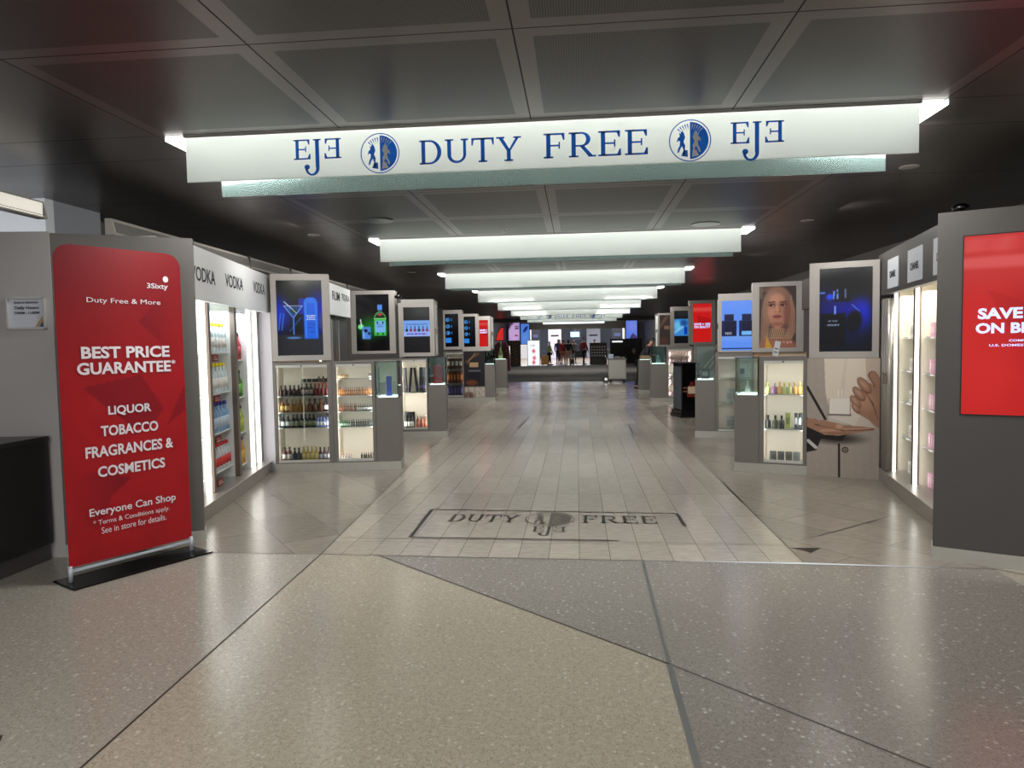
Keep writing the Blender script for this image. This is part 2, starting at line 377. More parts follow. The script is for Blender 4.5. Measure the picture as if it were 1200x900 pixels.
PERF = perf_mat()
ZC = 2.8
FIX_Y = [4.12 + 4.2 * k for k in range(8)]
xs_seam = [-2.53, -1.39, -.25, .89, 2.03]
ybr = set(); yseam = []; k = -2
while 4.12 + 4.2 * k < 36:
    y0 = 4.12 + 4.2 * k
    for o_ in (-.03, .47, 1.78, 3.02): yseam.append(y0 + o_)
    k += 1
def breaks(se, w, bw, lo, hi):
    r = [lo, hi]
    for s_ in se: r += [s_ - bw, s_ - w, s_ + w, s_ + bw]
    return sorted(set(round(x, 4) for x in r if lo <= x <= hi))
xb = breaks(xs_seam, .004, .08, -9, 9); yb = breaks(yseam, .004, .08, -9, 36)
cb_ = MB()
for i in range(len(xb) - 1):
    for j in range(len(yb) - 1):
        cx, cy = (xb[i] + xb[i + 1]) / 2, (yb[j] + yb[j + 1]) / 2
        inner = -2.54 < cx < 2.04
        sx = any(abs(cx - s_) < .0045 for s_ in xs_seam); sy = any(abs(cy - s_) < .0045 for s_ in yseam)
        bx = any(abs(cx - s_) < .081 for s_ in xs_seam); by = any(abs(cy - s_) < .081 for s_ in yseam)
        mi = 3 if (sx or sy) else ((1 if (bx or by) else 2) if inner else 0)
        cb_.poly([(xb[i], yb[j], ZC), (xb[i], yb[j + 1], ZC), (xb[i + 1], yb[j + 1], ZC), (xb[i + 1], yb[j], ZC)], mi)
SEAM = mat('ceiling_seam', (18, 17, 17), .8)
struct(cb_.build('ceiling', [PANEL, BAND, PERF, SEAM]))
# far beam and higher hall ceiling
hb = MB().box(-9, 35.9, 2.62, 9, 36.5, 5.2, 0); struct(hb.build('trim_2', [GREY_D]))
hb = MB().box(-9, 36.5, 5.0, 9, 90, 5.2, 0); struct(hb.build('ceiling.001', [mat('hall_ceiling', (120, 116, 108), .7)]))
# recessed downlights and speakers
def disc_obj(name, label, cat, x, y, r, ms, group):
    t = thing(name, label, cat, (x, y, ZC), 0, group)
    MB().lathe([(r * .86, -.006), (r, -.006), (r, -.001), (r * .86, -.001)], n=24).build('trim_ring', ms[0], t)
    MB().lathe([(r * .85, -.004), (r * .85, -.001)], n=24).build('cover', ms[1], t)
for x, y, d in ((2.54, 5.65, 'right end of the front lit sign'), (2.53, 7.98, 'second light band toward the right'), (-3.0, 7.86, 'left spirits cabinets'), (-2.9, 12.2, 'second left cabinets')):
    disc_obj('downlight', f'small recessed downlight in the dark ceiling beside the {d}', 'downlight', x, y, .07, (FRAME, DARK), None)
for x, y, d in ((-2.03, 7.1, 'left of centre'), (1.44, 8.0, 'right of centre')):
    disc_obj('ceiling_speaker', f'round speaker grille in the dark ceiling {d}, ahead of the second light band', 'speaker', x, y, .16, (PANEL, PERF), None)
t = thing('sprinkler', 'small sprinkler head in the ceiling just ahead of the second light band', 'sprinkler', (-.8, 7.9, ZC))
MB().lathe([(.03, -.005), (.03, 0)], n=12).build('plate', FRAME, t); MB().lathe([(.008, -.04), (.012, -.02), (.008, 0)], n=8).build('nozzle', CHROME, t)

# ------------------------------------------------------------------ walls
def wall(name, pts, z0, z1, m, th=.08):
    for a, b in zip(pts[:-1], pts[1:]):
        d = Vector((b[0] - a[0], b[1] - a[1])); L_ = d.length; an = math.atan2(d.y, d.x)
        struct(MB().box(0, 0, z0, L_, th, z1).build(name, m, None, (a[0], a[1], 0), an))
wall('wall_left', [(-4.75, 46.9), (-4.75, 5.6)], 0, ZC, WALL_M, -.1)
wall('wall_right', [(4.4, 5.2), (4.4, 46.9)], 0, ZC, WALL_M, -.1)
MBw = MB().box(-9, 5.56, 2.36, -4.46, 5.66, ZC); struct(MBw.build('wall_left_upper', WHITEWALL))
struct(MB().box(-4.75, 5.66, 2.3, -4.46, 6.25, ZC).build('wall_left_upper', mat('grey_upper', (150, 153, 160), .6)))
struct(MB().box(-9, -9, 0, -8.9, 5.6, ZC).build('wall_left', WALL_M))
struct(MB().box(8.9, -9, 0, 9, 5.6, ZC).build('wall_right', WALL_M))
# left chamfer panel behind the banner and the wall with the hours notice
def partition(name, A, B, hgt, lo, hi):
    d = Vector((B[0] - A[0], B[1] - A[1])); an = math.atan2(d.y, d.x); n = d.length
    o = struct(MB().box(0, 0, .09, n, .12, hgt, bev=.004).build(name, noisy(mat('panel_laminate', (104, 101, 98), .42), 60, .05), None, (A[0], A[1], 0), an))
    k_ = struct(MB().box(lo, -.008, 0, n + hi, .13, .09).build('baseboard_' + name.split('_')[1], KICK, None, (A[0], A[1], 0), an)); return o
partition('wall_left_panel', (-3.74, 4.69), (-2.915, 5.12), 2.35, 0, .004)
wl = struct(MB().box(-3.2, 0, 0, 0, .1, 2.36).build('wall_left_front', noisy(mat('pale_grey_laminate', (196, 193, 194), .42), 60, .05), None, (-3.74, 4.685, 0), math.atan2(.15, 1.0)))
struct(MB().box(0, .0, .09, 1.6, .14, 2.31, bev=.004).build('wall_right_panel', GREY_D, None, (2.375, 4.87, 0), math.atan2(-.23, .46)))
struct(MB().box(-.006, -.01, 0, 1.6, .15, .09).build('baseboard_right', KICK, None, (2.375, 4.87, 0), math.atan2(-.23, .46)))
# ------------------------------------------------------------------ hanging light bands and signs
BLUE = make_frost('sign_blue', .65)
for n_ in BLUE.node_tree.nodes:
    if n_.type == 'BSDF_DIFFUSE': n_.inputs[0].default_value = (.01, .09, .48, 1)
    if n_.type == 'BSDF_TRANSLUCENT': n_.inputs[0].default_value = (.01, .13, .60, 1)
    if n_.type == 'BSDF_GLOSSY': n_.inputs['Roughness'].default_value = .3
GHOST = mat('sign_blue_far', (70, 90, 120), .5)
HOUS = mat('light_tray', (255, 255, 250), .5, emit=FIX_E)
class G2:
    """flat glyph builder in x-z plane, unit cap height"""
    def __init__(s, ox, oz, sc, y, mir=False): s.m = MB(); s.ox, s.oz, s.sc, s.y, s.mir, s.w = ox, oz, sc, y, mir, 1
    def pt(s, x, z): x = s.w - x if s.mir else x; return (s.ox + x * s.sc, s.y, s.oz + z * s.sc)
    def P(s, pts): s.m.poly([s.pt(*p) for p in pts])
    def R(s, x0, z0, x1, z1): s.P([(x0, z0), (x1, z0), (x1, z1), (x0, z1)])
    def A(s, cx, cz, ro, rzo, ri, rzi, a0, a1, n=14, icx=None):
        icx = cx if icx is None else icx
        for k in range(n):
            a, b = math.radians(a0 + (a1 - a0) * k / n), math.radians(a0 + (a1 - a0) * (k + 1) / n)
            s.P([(cx + ro * math.cos(a), cz + rzo * math.sin(a)), (cx + ro * math.cos(b), cz + rzo * math.sin(b)), (icx + ri * math.cos(b), cz + rzi * math.sin(b)), (icx + ri * math.cos(a), cz + rzi * math.sin(a))])
def stem(g, x, z0=0, z1=1, w=.15, sv=.07, sw=.09, top=True, bot=True):
    g.R(x, z0, x + w, z1)
    if bot: g.R(x - sw, z0, x + w + sw, z0 + sv)
    if top: g.R(x - sw, z1 - sv, x + w + sw, z1)
def glyph(g, ch):
    if ch == 'D': stem(g, .1, sw=.08); g.R(.2, 0, .42, .075); g.R(.2, .925, .42, 1); g.A(.42, .5, .46, .5, .30, .425, -90, 90); return .95
    if ch == 'U': stem(g, .1, .33, 1, bot=False); stem(g, .72, .33, 1, w=.11, bot=False); g.A(.465, .36, .365, .36, .24, .26, 180, 360, icx=.48); return .98
    if ch == 'T': stem(g, .36); g.R(.0, .92, .87, 1); g.P([(0, 1), (0, .7), (.05, .7), (.1, .92)]); g.P([(.87, 1), (.87, .7), (.82, .7), (.77, .92)]); return .92
    if ch == 'Y': stem(g, .38, 0, .45, top=False); g.P([(.06, .97), (.22, .97), (.53, .42), (.38, .42)]); g.P([(.74, .97), (.86, .97), (.53, .42), (.43, .42)]); g.R(-.02, .93, .3, 1); g.R(.64, .93, .93, 1); return .93
    if ch == 'F': stem(g, .1); g.R(.2, .925, .74, 1); g.P([(.74, 1), (.74, .72), (.69, .72), (.63, .93)]); g.R(.2, .47, .56, .54); g.R(.53, .37, .58, .65); return .82
    if ch == 'R': stem(g, .1); g.R(.2, .925, .45, 1); g.R(.2, .42, .45, .49); g.A(.45, .71, .31, .29, .16, .22, -90, 90); g.P([(.38, .45), (.54, .45), (.86, .03), (.68, .03)]); g.R(.68, 0, .95, .07); return .96
    if ch == 'E': stem(g, .1); g.R(.2, .925, .76, 1); g.P([(.76, 1), (.76, .74), (.71, .74), (.64, .93)]); g.R(.2, 0, .78, .075); g.P([(.79, 0), (.79, .28), (.74, .28), (.66, .07)]); g.R(.2, .47, .58, .54); g.R(.55, .37, .60, .65); return .86
    return .45
def serif_text(txt, x0, x1, z0, z1, y):
    g = G2(0, 0, 1, y); x = 0
    for ch in txt: g.ox = x; x += glyph(g, ch) + .06 if ch != ' ' else .42
    x -= .06
    g.m.v = [(x0 + v[0] / x * (x1 - x0), y, z0 + v[2] * (z1 - z0)) for v in g.m.v]; return g.m
def monogram(x0, x1, z0, z1, y):
    g = G2(0, 0, 1, y); glyph(g, 'E')                                # E
    g.R(1.02, -.42, 1.2, 1); g.R(.93, .93, 1.29, 1); g.A(.86, -.42, .34, .40, .2, .3, 180, 360, icx=.84); g.A(.62, -.38, .13, .13, 0, 0, 0, 360)
    g2 = G2(1.38, 0, 1, y, mir=True); g2.w = .86; glyph(g2, 'E'); b = len(g.m.v); g.m.v += g2.m.v; g.m.f += [tuple(b + i for i in f) for f in g2.m.f]; g.m.mi += g2.m.mi; g.m.sm += g2.m.sm
    W_ = 2.24; g.m.v = [(x0 + v[0] / W_ * (x1 - x0), y, z0 + v[2] * (z1 - z0)) for v in g.m.v]; return g.m
LION = [(.30, .62), (.38, .78), (.50, .84), (.58, .74), (.66, .80), (.62, .66), (.74, .60), (.80, .46), (.70, .52), (.60, .50), (.62, .36), (.72, .26), (.76, .12), (.66, .14), (.58, .26), (.48, .34), (.40, .22), (.44, .06), (.30, .06), (.32, .2), (.30, .36), (.40, .48)]
def emblem(cx, cz, r, y):
    """ring, blue right half, facing figures in reversed colours"""
    m = MB(); n = 40
    for k in range(n):
        a, b = 2 * PI * k / n, 2 * PI * (k + 1) / n
        m.poly([(cx + r * math.cos(a), y, cz + r * math.sin(a)), (cx + r * math.cos(b), y, cz + r * math.sin(b)), (cx + .95 * r * math.cos(b), y, cz + .95 * r * math.sin(b)), (cx + .95 * r * math.cos(a), y, cz + .95 * r * math.sin(a))], 0)
    h = [(cx, y, cz - .88 * r)] + [(cx + .88 * r * math.cos(a), y, cz + .88 * r * math.sin(a)) for a in np.linspace(-PI / 2, PI / 2, 20)] + [(cx, y, cz + .88 * r)]
    m.poly(h, 0)
    m.poly([(cx + (p[0] * .82 - .12) * r * 1.0, y - .0015, cz + (p[1] * 1.45 - .75) * r) for p in LION], 1)
    m.poly([(cx - (p[0] * .82 - .02) * r * 1.0, y - .001, cz + (p[1] * 1.45 - .75) * r) for p in LION], 0)
    for sx, mi in ((1, 1), (-1, 0)):
        m.poly([(cx + sx * .1 * r, y - .001, cz - .78 * r), (cx + sx * .42 * r, y - .001, cz - .72 * r), (cx + sx * .30 * r, y - .001, cz - .45 * r), (cx + sx * .12 * r, y - .001, cz - .45 * r)], mi)
        for q in range(5):
            a = PI / 2 - sx * (.15 + q * .16); m.poly([(cx + .5 * r * math.cos(a), y - .001, cz + .48 * r * math.sin(a)), (cx + .82 * r * math.cos(a - .04), y - .001, cz + .8 * r * math.sin(a - .04)), (cx + .82 * r * math.cos(a + .04), y - .001, cz + .8 * r * math.sin(a + .04))], mi)
    return m
WHT = mat('sign_white', (232, 236, 234), .4)
ordn = ['front', 'second', 'third', 'fourth', 'fifth', 'sixth', 'seventh', 'eighth']
for k, y in enumerate(FIX_Y):
    sign = k in (0, 6)
    if sign: lab = 'large hanging frosted glass sign with blue duty free lettering nearest the entrance' if k == 0 else 'small distant hanging duty free sign near the far end of the passage'
    else: lab = f'plain glowing frosted glass light band, {ordn[k]} from the entrance along the ceiling'
    t = thing('hanging_sign' if sign else 'ceiling_light_band', lab, 'sign' if sign else 'ceiling light', (0, y, 0), 0, None if sign else 'glowing light bands across the ceiling')
    MB().box(-2.50, .012, ZC - .02, 2.06, .408, ZC - .001).build('light_tray', HOUS, t)
    MB().box(-2.36, -.006, 2.52, 1.90, .006, ZC - .004, bev=.002).build('front_pane', FROST, t)
    MB().box(-2.36, .414, 2.52, 1.90, .426, ZC - .004, bev=.002).build('rear_pane', FROST_R, t)
    MB().box(-2.37, -.014, ZC - .014, 1.91, -.006, ZC - .001).build('clamp_rail', FRAME, t)
    if sign:
        for nm, m_ in (('lettering', serif_text('DUTY', -.915, -.31, 2.568, 2.708, -.009)), ('lettering', serif_text('FREE', -.18, .43, 2.573, 2.715, -.009)), ('monogram', monogram(-1.68, -1.385, 2.627, 2.745, -.009)), ('monogram', monogram(.88, 1.175, 2.61, 2.73, -.009))):
            m_.build(nm, BLUE, t)
        for cx, cz in ((-1.15, 2.645), (.655, 2.64)): emblem(cx, cz, .118, -.009).build('emblem', [BLUE, WHT], t)
# stone inlay emblem in the floor
def floor_tf(m, x0, x1, y0, y1):
    zs = [v[2] for v in m.v]; xs = [v[0] for v in m.v]
    return m
t = thing('floor_inlay', 'dark stone inlay with duty free lettering in the tiled floor at the entrance', 'floor inlay', (0, 0, 0))
ib = MB(); q = [(-1.32, 5.28), (-1.34, 6.2), (.85, 6.09), (.855, 5.67), (.95, 5.66)]
for a, b, w in ((q[0], q[1], .03), (q[1], q[2], .022), (q[2], q[3], .03), (q[0], (.3, 5.24), .02)): strip(ib, a, b, w, .003)
ib.build('border', INLAY, t)
def lay(m, x0, y0, sx, sy, rot=-.03):
    c, s_ = math.cos(rot), math.sin(rot)
    m.v = [(x0 + v[0] * sx * c - v[2] * sy * s_, y0 + v[0] * sx * s_ + v[2] * sy * c, .0032 - v[1] * .2) for v in m.v]; return m
lay(serif_text('DUTY', 0, 1, 0, 1, 0), -1.12, 5.78, .60, .24).build('lettering', INLAY, t)
lay(serif_text('FREE', 0, 1, 0, 1, 0), .02, 5.76, .64, .24).build('lettering', INLAY, t)
lay(emblem(0, 0, 1, 0), -.25, 5.88, .21, .23).build('emblem', [mat('inlay_mid', (92, 86, 78), .35), mat('inlay_pale', (120, 112, 100), .35)], t)
lay(monogram(0, 1, 0, 1, 0), -.38, 5.48, .27, .15).build('monogram', INLAY, t)

# ------------------------------------------------------------------ wall washer lights
def washer(x, y0, x1, y1, z, label):
    d = Vector((x1 - x, y1 - y0)); an = math.atan2(d.y, d.x); t = thing('wall_washer_light', label, 'light fixture', (x, y0, z), an); n = d.length
    MB().prism([(-.03, .0), (-.0, .13), (.05, .13), (.05, .0)], 'x', 0, n).build('housing', mat('washer_grey', (172, 167, 158), .45), t)
    MB().prism([(-.031, .02), (-.012, .105), (-.004, .105), (-.023, .02)], 'x', .03, n - .03).build('face_panel', mat('washer_diffuser', (112, 110, 106), .5), t)
    for k in range(int(n / 1.25)): MB().box(1.2 + k * 1.25, -.033, .0, 1.212 + k * 1.25, .02, .132).build('joint', GREY_D, t)
    return t
washer(-3.66, 5.25, -4.0, 16.5, 2.42, 'long grey linear light running above the spirits wall cabinets')
w_ = washer(-3.93, 1.4, -3.98, 4.95, 2.5, 'short linear light with glowing face above the opening hours notice')
MB().box(.0, -.03, .01, 3.5, -.004, .11).build('glowing_face', mat('washer_glow', (255, 250, 238), .5, emit=.45), w_)
area('washer_lamp', (-5.0, 5.0, 2.45), 2.0, .3, 4, (math.radians(115), 0, 0), (.95, .98, 1))
# ------------------------------------------------------------------ roll-up banner
an = math.atan2(.73, .41)
ban = thing('banner_stand', 'tall red roll-up banner with white best price lettering left of the entrance', 'banner stand', (-3.28, 4.13, 0), an)
BW, BZ0, BZ1 = .835, .105, 2.19
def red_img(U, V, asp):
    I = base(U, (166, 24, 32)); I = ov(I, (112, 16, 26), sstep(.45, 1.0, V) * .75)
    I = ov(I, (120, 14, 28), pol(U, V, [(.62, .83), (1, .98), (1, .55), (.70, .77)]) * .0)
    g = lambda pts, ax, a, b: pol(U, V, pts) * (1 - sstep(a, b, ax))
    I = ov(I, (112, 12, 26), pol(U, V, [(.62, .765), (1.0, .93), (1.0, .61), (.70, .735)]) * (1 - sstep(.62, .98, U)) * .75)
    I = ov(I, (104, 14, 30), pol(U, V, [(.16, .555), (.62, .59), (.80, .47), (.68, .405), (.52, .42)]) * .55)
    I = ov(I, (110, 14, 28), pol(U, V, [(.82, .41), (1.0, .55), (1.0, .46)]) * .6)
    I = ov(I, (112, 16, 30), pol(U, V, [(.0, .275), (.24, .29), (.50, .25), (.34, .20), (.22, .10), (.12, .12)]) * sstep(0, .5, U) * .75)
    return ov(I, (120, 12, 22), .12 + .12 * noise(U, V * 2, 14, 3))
def ban_shape(U, V):
    r = .10; z = V * (BZ1 - BZ0); ins = np.where(z > BZ1 - BZ0 - r, r - np.sqrt(np.clip(r * r - (z - (BZ1 - BZ0 - r)) ** 2, 0, None)), 0)
    return ins + U * (BW - 2 * ins), BZ0 + z - .03 * 0
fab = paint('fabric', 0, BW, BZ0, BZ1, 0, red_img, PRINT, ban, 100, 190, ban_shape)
md = fab.modifiers.new('s', 'SOLIDIFY'); md.thickness = .004
LT = mat('banner_white', (226, 218, 226), .5)
for tx, a, b, c, d, bo in (('3Sixty', .585, .735, 1.925, 1.972, .015), ('Duty Free & More', .185, .675, 1.812, 1.855, .0), ('BEST PRICE', .135, .725, 1.452, 1.532, .03), ('GUARANTEE', .105, .73, 1.347, 1.427, .03),
                           ('*', .735, .765, 1.40, 1.43, .01), ('LIQUOR', .285, .575, 1.063, 1.132, .025), ('TOBACCO', .232, .618, .932, 1.003, .025), ('FRAGRANCES &', .13, .722, .797, .872, .025),
                           ('COSMETICS', .20, .655, .662, .734, .025), ('Everyone Can Shop', .135, .722, .395, .462, .012), ('* Terms & Conditions apply.', .155, .672, .338, .380, -.004), ('See in store for details.', .205, .645, .283, .325, -.004)):
    text('lettering', tx, a, b, c, d, -.006, LT, ban, depth=.0015, bold=bo)
MB().poly([(.70 + .022 * math.cos(a), -.006, 1.985 + .022 * math.sin(a)) for a in np.linspace(.6, 5.2, 14)]) 
eb = MB(); eb.poly([(.72 + .02 * math.cos(a), -.0065, 2.005 + .022 * math.sin(a)) for a in np.linspace(0, 2 * PI, 16)[:-1]]); eb.build('logo_mark', LT, ban)
BB = mat('banner_post', (190, 200, 212), .3, .2)
for x in (.005, BW - .005): MB().tube((x, 0, .012), (x, 0, .115), .014).build('post', BB, ban)
MB().box(0, -.010, .072, BW, .012, .09, bev=.003).build('bottom_rail', BB, ban)
MB().box(-.05, -.17, 0, BW + .06, .13, .012, bev=.004).build('base_plate', BLACKGLOSS, ban)

# opening hours notice
no = thing('hours_notice', 'white framed opening hours notice on the grey wall left of the red banner', 'notice', (-3.74, 4.685, 0), math.atan2(.15, 1.0))
f_ = MB(); x0, x1, z0, z1 = -.315, -.043, 1.663, 1.90
for a in ((x0, z0, x1, z0 + .018), (x0, z1 - .018, x1, z1), (x0, z0, x0 + .016, z1), (x1 - .016, z0, x1, z1)): f_.box(a[0], -.022, a[1], a[2], -.0, a[3], bev=.003)
f_.build('frame', mat('notice_frame', (205, 205, 205), .35), no)
def hours_img(U, V, asp):
    I = base(U, (222, 228, 240)); I = ov(I, (190, 150, 90), pol(U, V, [(.72, .02), (.98, .45), (.98, .02)]) * .8)
    I = ov(I, (60, 90, 140), pol(U, V, [(.86, .02), (.98, .26), (.98, .02)])); return I
paint('sheet', x0 + .015, x1 - .015, z0 + .016, z1 - .016, -.006, hours_img, PRINT, no, 30, 30)
NAVY = mat('navy_ink', (30, 50, 100), .6); INK = mat('black_ink', (25, 25, 35), .6)
text('lettering', 'HOURS OF OPERATIONS', -.262, -.098, 1.850, 1.862, -.0075, NAVY, no, bold=.03, depth=.001)
text('lettering', 'Daily Hours', -.258, -.094, 1.803, 1.832, -.0075, INK, no, bold=.02, depth=.001)
text('lettering', '7:00AM - 11:00PM', -.262, -.090, 1.775, 1.793, -.0075, INK, no, bold=.02, depth=.001)

# dark counter at the left edge
ct = thing('counter', 'long black counter with a grey plinth against the wall at the left edge', 'counter', (-3.80, 4.66, 0), -PI / 2)
MB().prism([(0.02, 0), (2.6, 0), (2.6, -.9), (.16, -.9)], 'z', .12, .87).build('body', noisy(mat('counter_black', (44, 42, 45), .32), 20, .1), ct)
MB().prism([(0.03, -.02), (2.6, -.02), (2.6, -.9), (.17, -.9)], 'z', 0, .12).build('plinth', noisy(mat('counter_plinth', (84, 82, 82), .4), 20, .1), ct)
MB().prism([(0.02, .01), (2.6, .01), (2.6, -.91), (.16, -.91)], 'z', .87, .90).build('worktop', mat('counter_top', (58, 56, 56), .3), ct)

# right advertising screen
sv = thing('advertising_screen', 'big red screen advertising savings on beauty on the dark panel at the right edge', 'screen', (2.375, 4.87, 0), math.atan2(-.23, .46))
def save_img(U, V, asp):
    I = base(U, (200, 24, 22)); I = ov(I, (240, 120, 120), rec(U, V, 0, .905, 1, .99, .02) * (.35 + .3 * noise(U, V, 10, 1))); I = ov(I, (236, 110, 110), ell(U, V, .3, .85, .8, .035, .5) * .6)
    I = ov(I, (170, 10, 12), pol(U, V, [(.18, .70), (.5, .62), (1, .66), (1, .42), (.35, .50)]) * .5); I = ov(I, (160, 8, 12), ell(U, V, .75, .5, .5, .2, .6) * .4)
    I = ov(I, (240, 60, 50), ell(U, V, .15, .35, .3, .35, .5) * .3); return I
MB().box(.14, -.008, .985, .84, .0, 2.15, bev=.002).build('bezel', BLACK, sv)
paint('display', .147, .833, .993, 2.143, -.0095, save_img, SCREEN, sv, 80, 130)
SVT = mat('screen_text', (190, 200, 255), .5, emit=.9)
for tx, a, b, c, d, bo in (('SAVE + 20%', .228, .76, 1.607, 1.678, .04), ('ON BEAUTY', .218, .76, 1.515, 1.583, .04), ('COMPARED TO', .395, .60, 1.462, 1.476, .02), ('U.S. DOMESTIC SPECIALTY', .292, .70, 1.432, 1.447, .02)):
    text('lettering', tx, a, b, c, d, -.011, SVT, sv, bold=bo, depth=.001)
# ------------------------------------------------------------------ products
_P = {}
def bottle_proto(kind, h, r, glass, cap, label=None, lab2=None, rough=.12):
    key = (kind, h, r, glass, cap, label, lab2)
    if key in _P: return _P[key]
    prof = {'spirit': [(.9, 0), (1, .03), (1, .60), (.92, .66), (.45, .74), (.36, .78), (.36, .90)],
            'wine': [(.9, 0), (1, .02), (1, .52), (.9, .60), (.5, .70), (.36, .78), (.34, .90)],
            'champagne': [(.85, 0), (1, .04), (1, .38), (.8, .55), (.45, .70), (.34, .80), (.34, .90)],
            'squat': [(.9, 0), (1.05, .05), (1.1, .3), (1.05, .50), (.7, .62), (.38, .70), (.36, .88)],
            'perfume': [(.95, 0), (1.05, .06), (1.1, .4), (1.0, .58), (.5, .66), (.3, .68), (.3, .74)]}[kind]
    gm = mat('bottle_%d_%d_%d' % glass, glass, rough, spec=.6); cm = mat('cap_%d_%d_%d' % cap, cap, .3)
    b = MB().lathe([(q * r, z * h) for q, z in prof], n=12).mesh('bottle', gm)
    ca = MB().lathe([(r * .42, h * (.74 if kind == 'perfume' else .88)), (r * .44, h * .90), (r * .42, h)], n=10).mesh('cap', cm)
    la = None
    if label: la = MB().lathe([(r * 1.02, h * .16), (r * 1.02, h * (.34 if lab2 else .5))], n=12, smooth=True)
    if la:
        if lab2: la.lathe([(r * 1.025, h * .34), (r * 1.025, h * .55)], n=12, mi=1)
        la = la.mesh('label', [mat('label_%d_%d_%d' % label, label, .55)] + ([mat('label_%d_%d_%d' % lab2, lab2, .55)] if lab2 else []))
    _P[key] = (b, ca, la); return _P[key]
def put_bottles(f, spec, xs, y, z, label, group, cat='bottle', name='bottle', rows=1, dy=.07):
    """one row of bottles standing on a shelf of thing f"""
    me = bottle_proto(*spec); src = None
    for q in range(rows):
        for x in xs:
            p = fr(f, x + random.uniform(-.003, .003), y + q * dy, z)
            o = link(name, me[0], None, p, random.uniform(0, .3)); tag(o, label, cat, group)
            link('cap', me[1], o)
            if me[2]: link('label', me[2], o)
def box_proto(w, d, h, col, band=None):
    key = ('box', w, d, h, col, band)
    if key in _P: return _P[key]
    m = MB().box(-w / 2, -d / 2, 0, w / 2, d / 2, h, bev=.002).mesh('carton', mat('carton_%d_%d_%d' % col, col, .4))
    l = None
    if band: l = MB().box(-w * .36, -d / 2 - .0015, h * .3, w * .36, -d / 2 + .001, h * .72).mesh('label', mat('label_%d_%d_%d' % band, band, .5))
    _P[key] = (m, l); return _P[key]
def put_boxes(f, spec, xs, y, z, label, group, cat='box', name='carton', rz=0):
    me = box_proto(*spec)
    for x in xs:
        o = link(name, me[0], None, fr(f, x, y, z), f.rotation_euler[2] + rz + random.uniform(-.08, .08)); tag(o, label, cat, group)
        if me[1]: link('label', me[1], o)
def rng(a, b, n): return [a + (b - a) * i / max(1, n - 1) for i in range(n)]

# ------------------------------------------------------------------ cabinet builders (front faces local -y, x runs left to right)
def glass_cabinet(name, label, O, an, x0, x1, ztop, op, shelves, backc='warm_white', lit=.0, depth=.34, led=True, locks=True):
    """op = (xa, xb, za, zb) opening"""
    t = thing(name, label, 'display cabinet', (O[0], O[1], 0), an); xa, xb, za, zb = op; D = depth
    b = MB(); b.box(x0, 0, .1, xa, D, ztop); b.box(xb, 0, .1, x1, D, ztop); b.box(xa, 0, zb, xb, D, ztop); b.box(xa, 0, .1, xb, D, za)
    b.box(xa, D - .015, za, xb, D, zb); b.build('carcass', GREY, t)
    i = MB(); i.box(xa + .001, D - .022, za, xb - .001, D - .016, zb); i.box(xa, .02, za + .001, xb, D - .02, za + .006)
    i.box(xa, .02, za, xa + .004, D - .02, zb); i.box(xb - .004, .02, za, xb, D - .02, zb); i.build('lining', OFFWHITE, t)
    MB().box(x0 - .003, -.012, 0, x1 + .003, D, .1).build('kick_plate', KICK, t)
    for z in shelves: MB().box(xa + .004, .035, z - .006, xb - .004, D - .03, z).build('shelf', SHELFG, t)
    MB().box(xa, .006, za + .03, xb, .012, zb - .03).build('glass_door', GLASS, t)
    for q in (zb - .03, za): MB().box(xa, .002, q, xb, .016, q + .03).build('door_rail', mat('door_rail', (205, 205, 200), .35, .3), t)
    if locks: MB().tube(((xa + xb) / 2, .0, zb - .012), ((xa + xb) / 2, -.006, zb - .012), .009).build('lock', BLACK, t)
    if led: MB().box(xa + .02, .03, zb - .012, xb - .02, .05, zb - .002)\
        .build('light_strip', mat('led_%g' % lit, (255, 248, 228), .5, emit=lit), t)
    if lit:
        for sx in (-1, 1): area('case_lamp', fr(t, xa + .012 if sx < 0 else xb - .012, .028, (za + zb) / 2), .015, zb - za - .08, lit * .2, (PI / 2, 0, an + sx * .5), (1, .96, .92))
    return t
def pedestal(label, O, an, x0, x1, zp, zg, content=None, depth=.34, lit=2.0):
    t = thing('pedestal_showcase', label, 'display case', (O[0], O[1], 0), an)
    MB().box(x0, 0, .1, x1, depth, zp, bev=.003).build('pedestal', GREY, t)
    MB().box(x0 - .003, -.012, 0, x1 + .004, depth + .01, .1).build('kick_plate', KICK, t)
    MB().box(x0 + .03, .03, zp, x1 - .03, depth - .03, zp + .012).build('lit_base', mat('lit_base', (235, 245, 245), .5, emit=lit), t)
    g = MB(); e = .006
    g.box(x0 + .008, .008, zp, x1 - .008, .008 + e, zg); g.box(x0 + .008, depth - .02, zp, x1 - .008, depth - .014, zg)
    g.box(x0 + .008, .008, zp, x0 + .014, depth - .014, zg); g.box(x1 - .014, .008, zp, x1 - .008, depth - .014, zg); g.box(x0 + .008, .008, zg - e, x1 - .008, depth - .014, zg)
    g.build('glass_box', GLASSG, t)
    MB().box(x0 + .006, .004, zg - .004, x1 - .006, .010, zg + .004).build('edge_trim', BLACK, t)
    return t
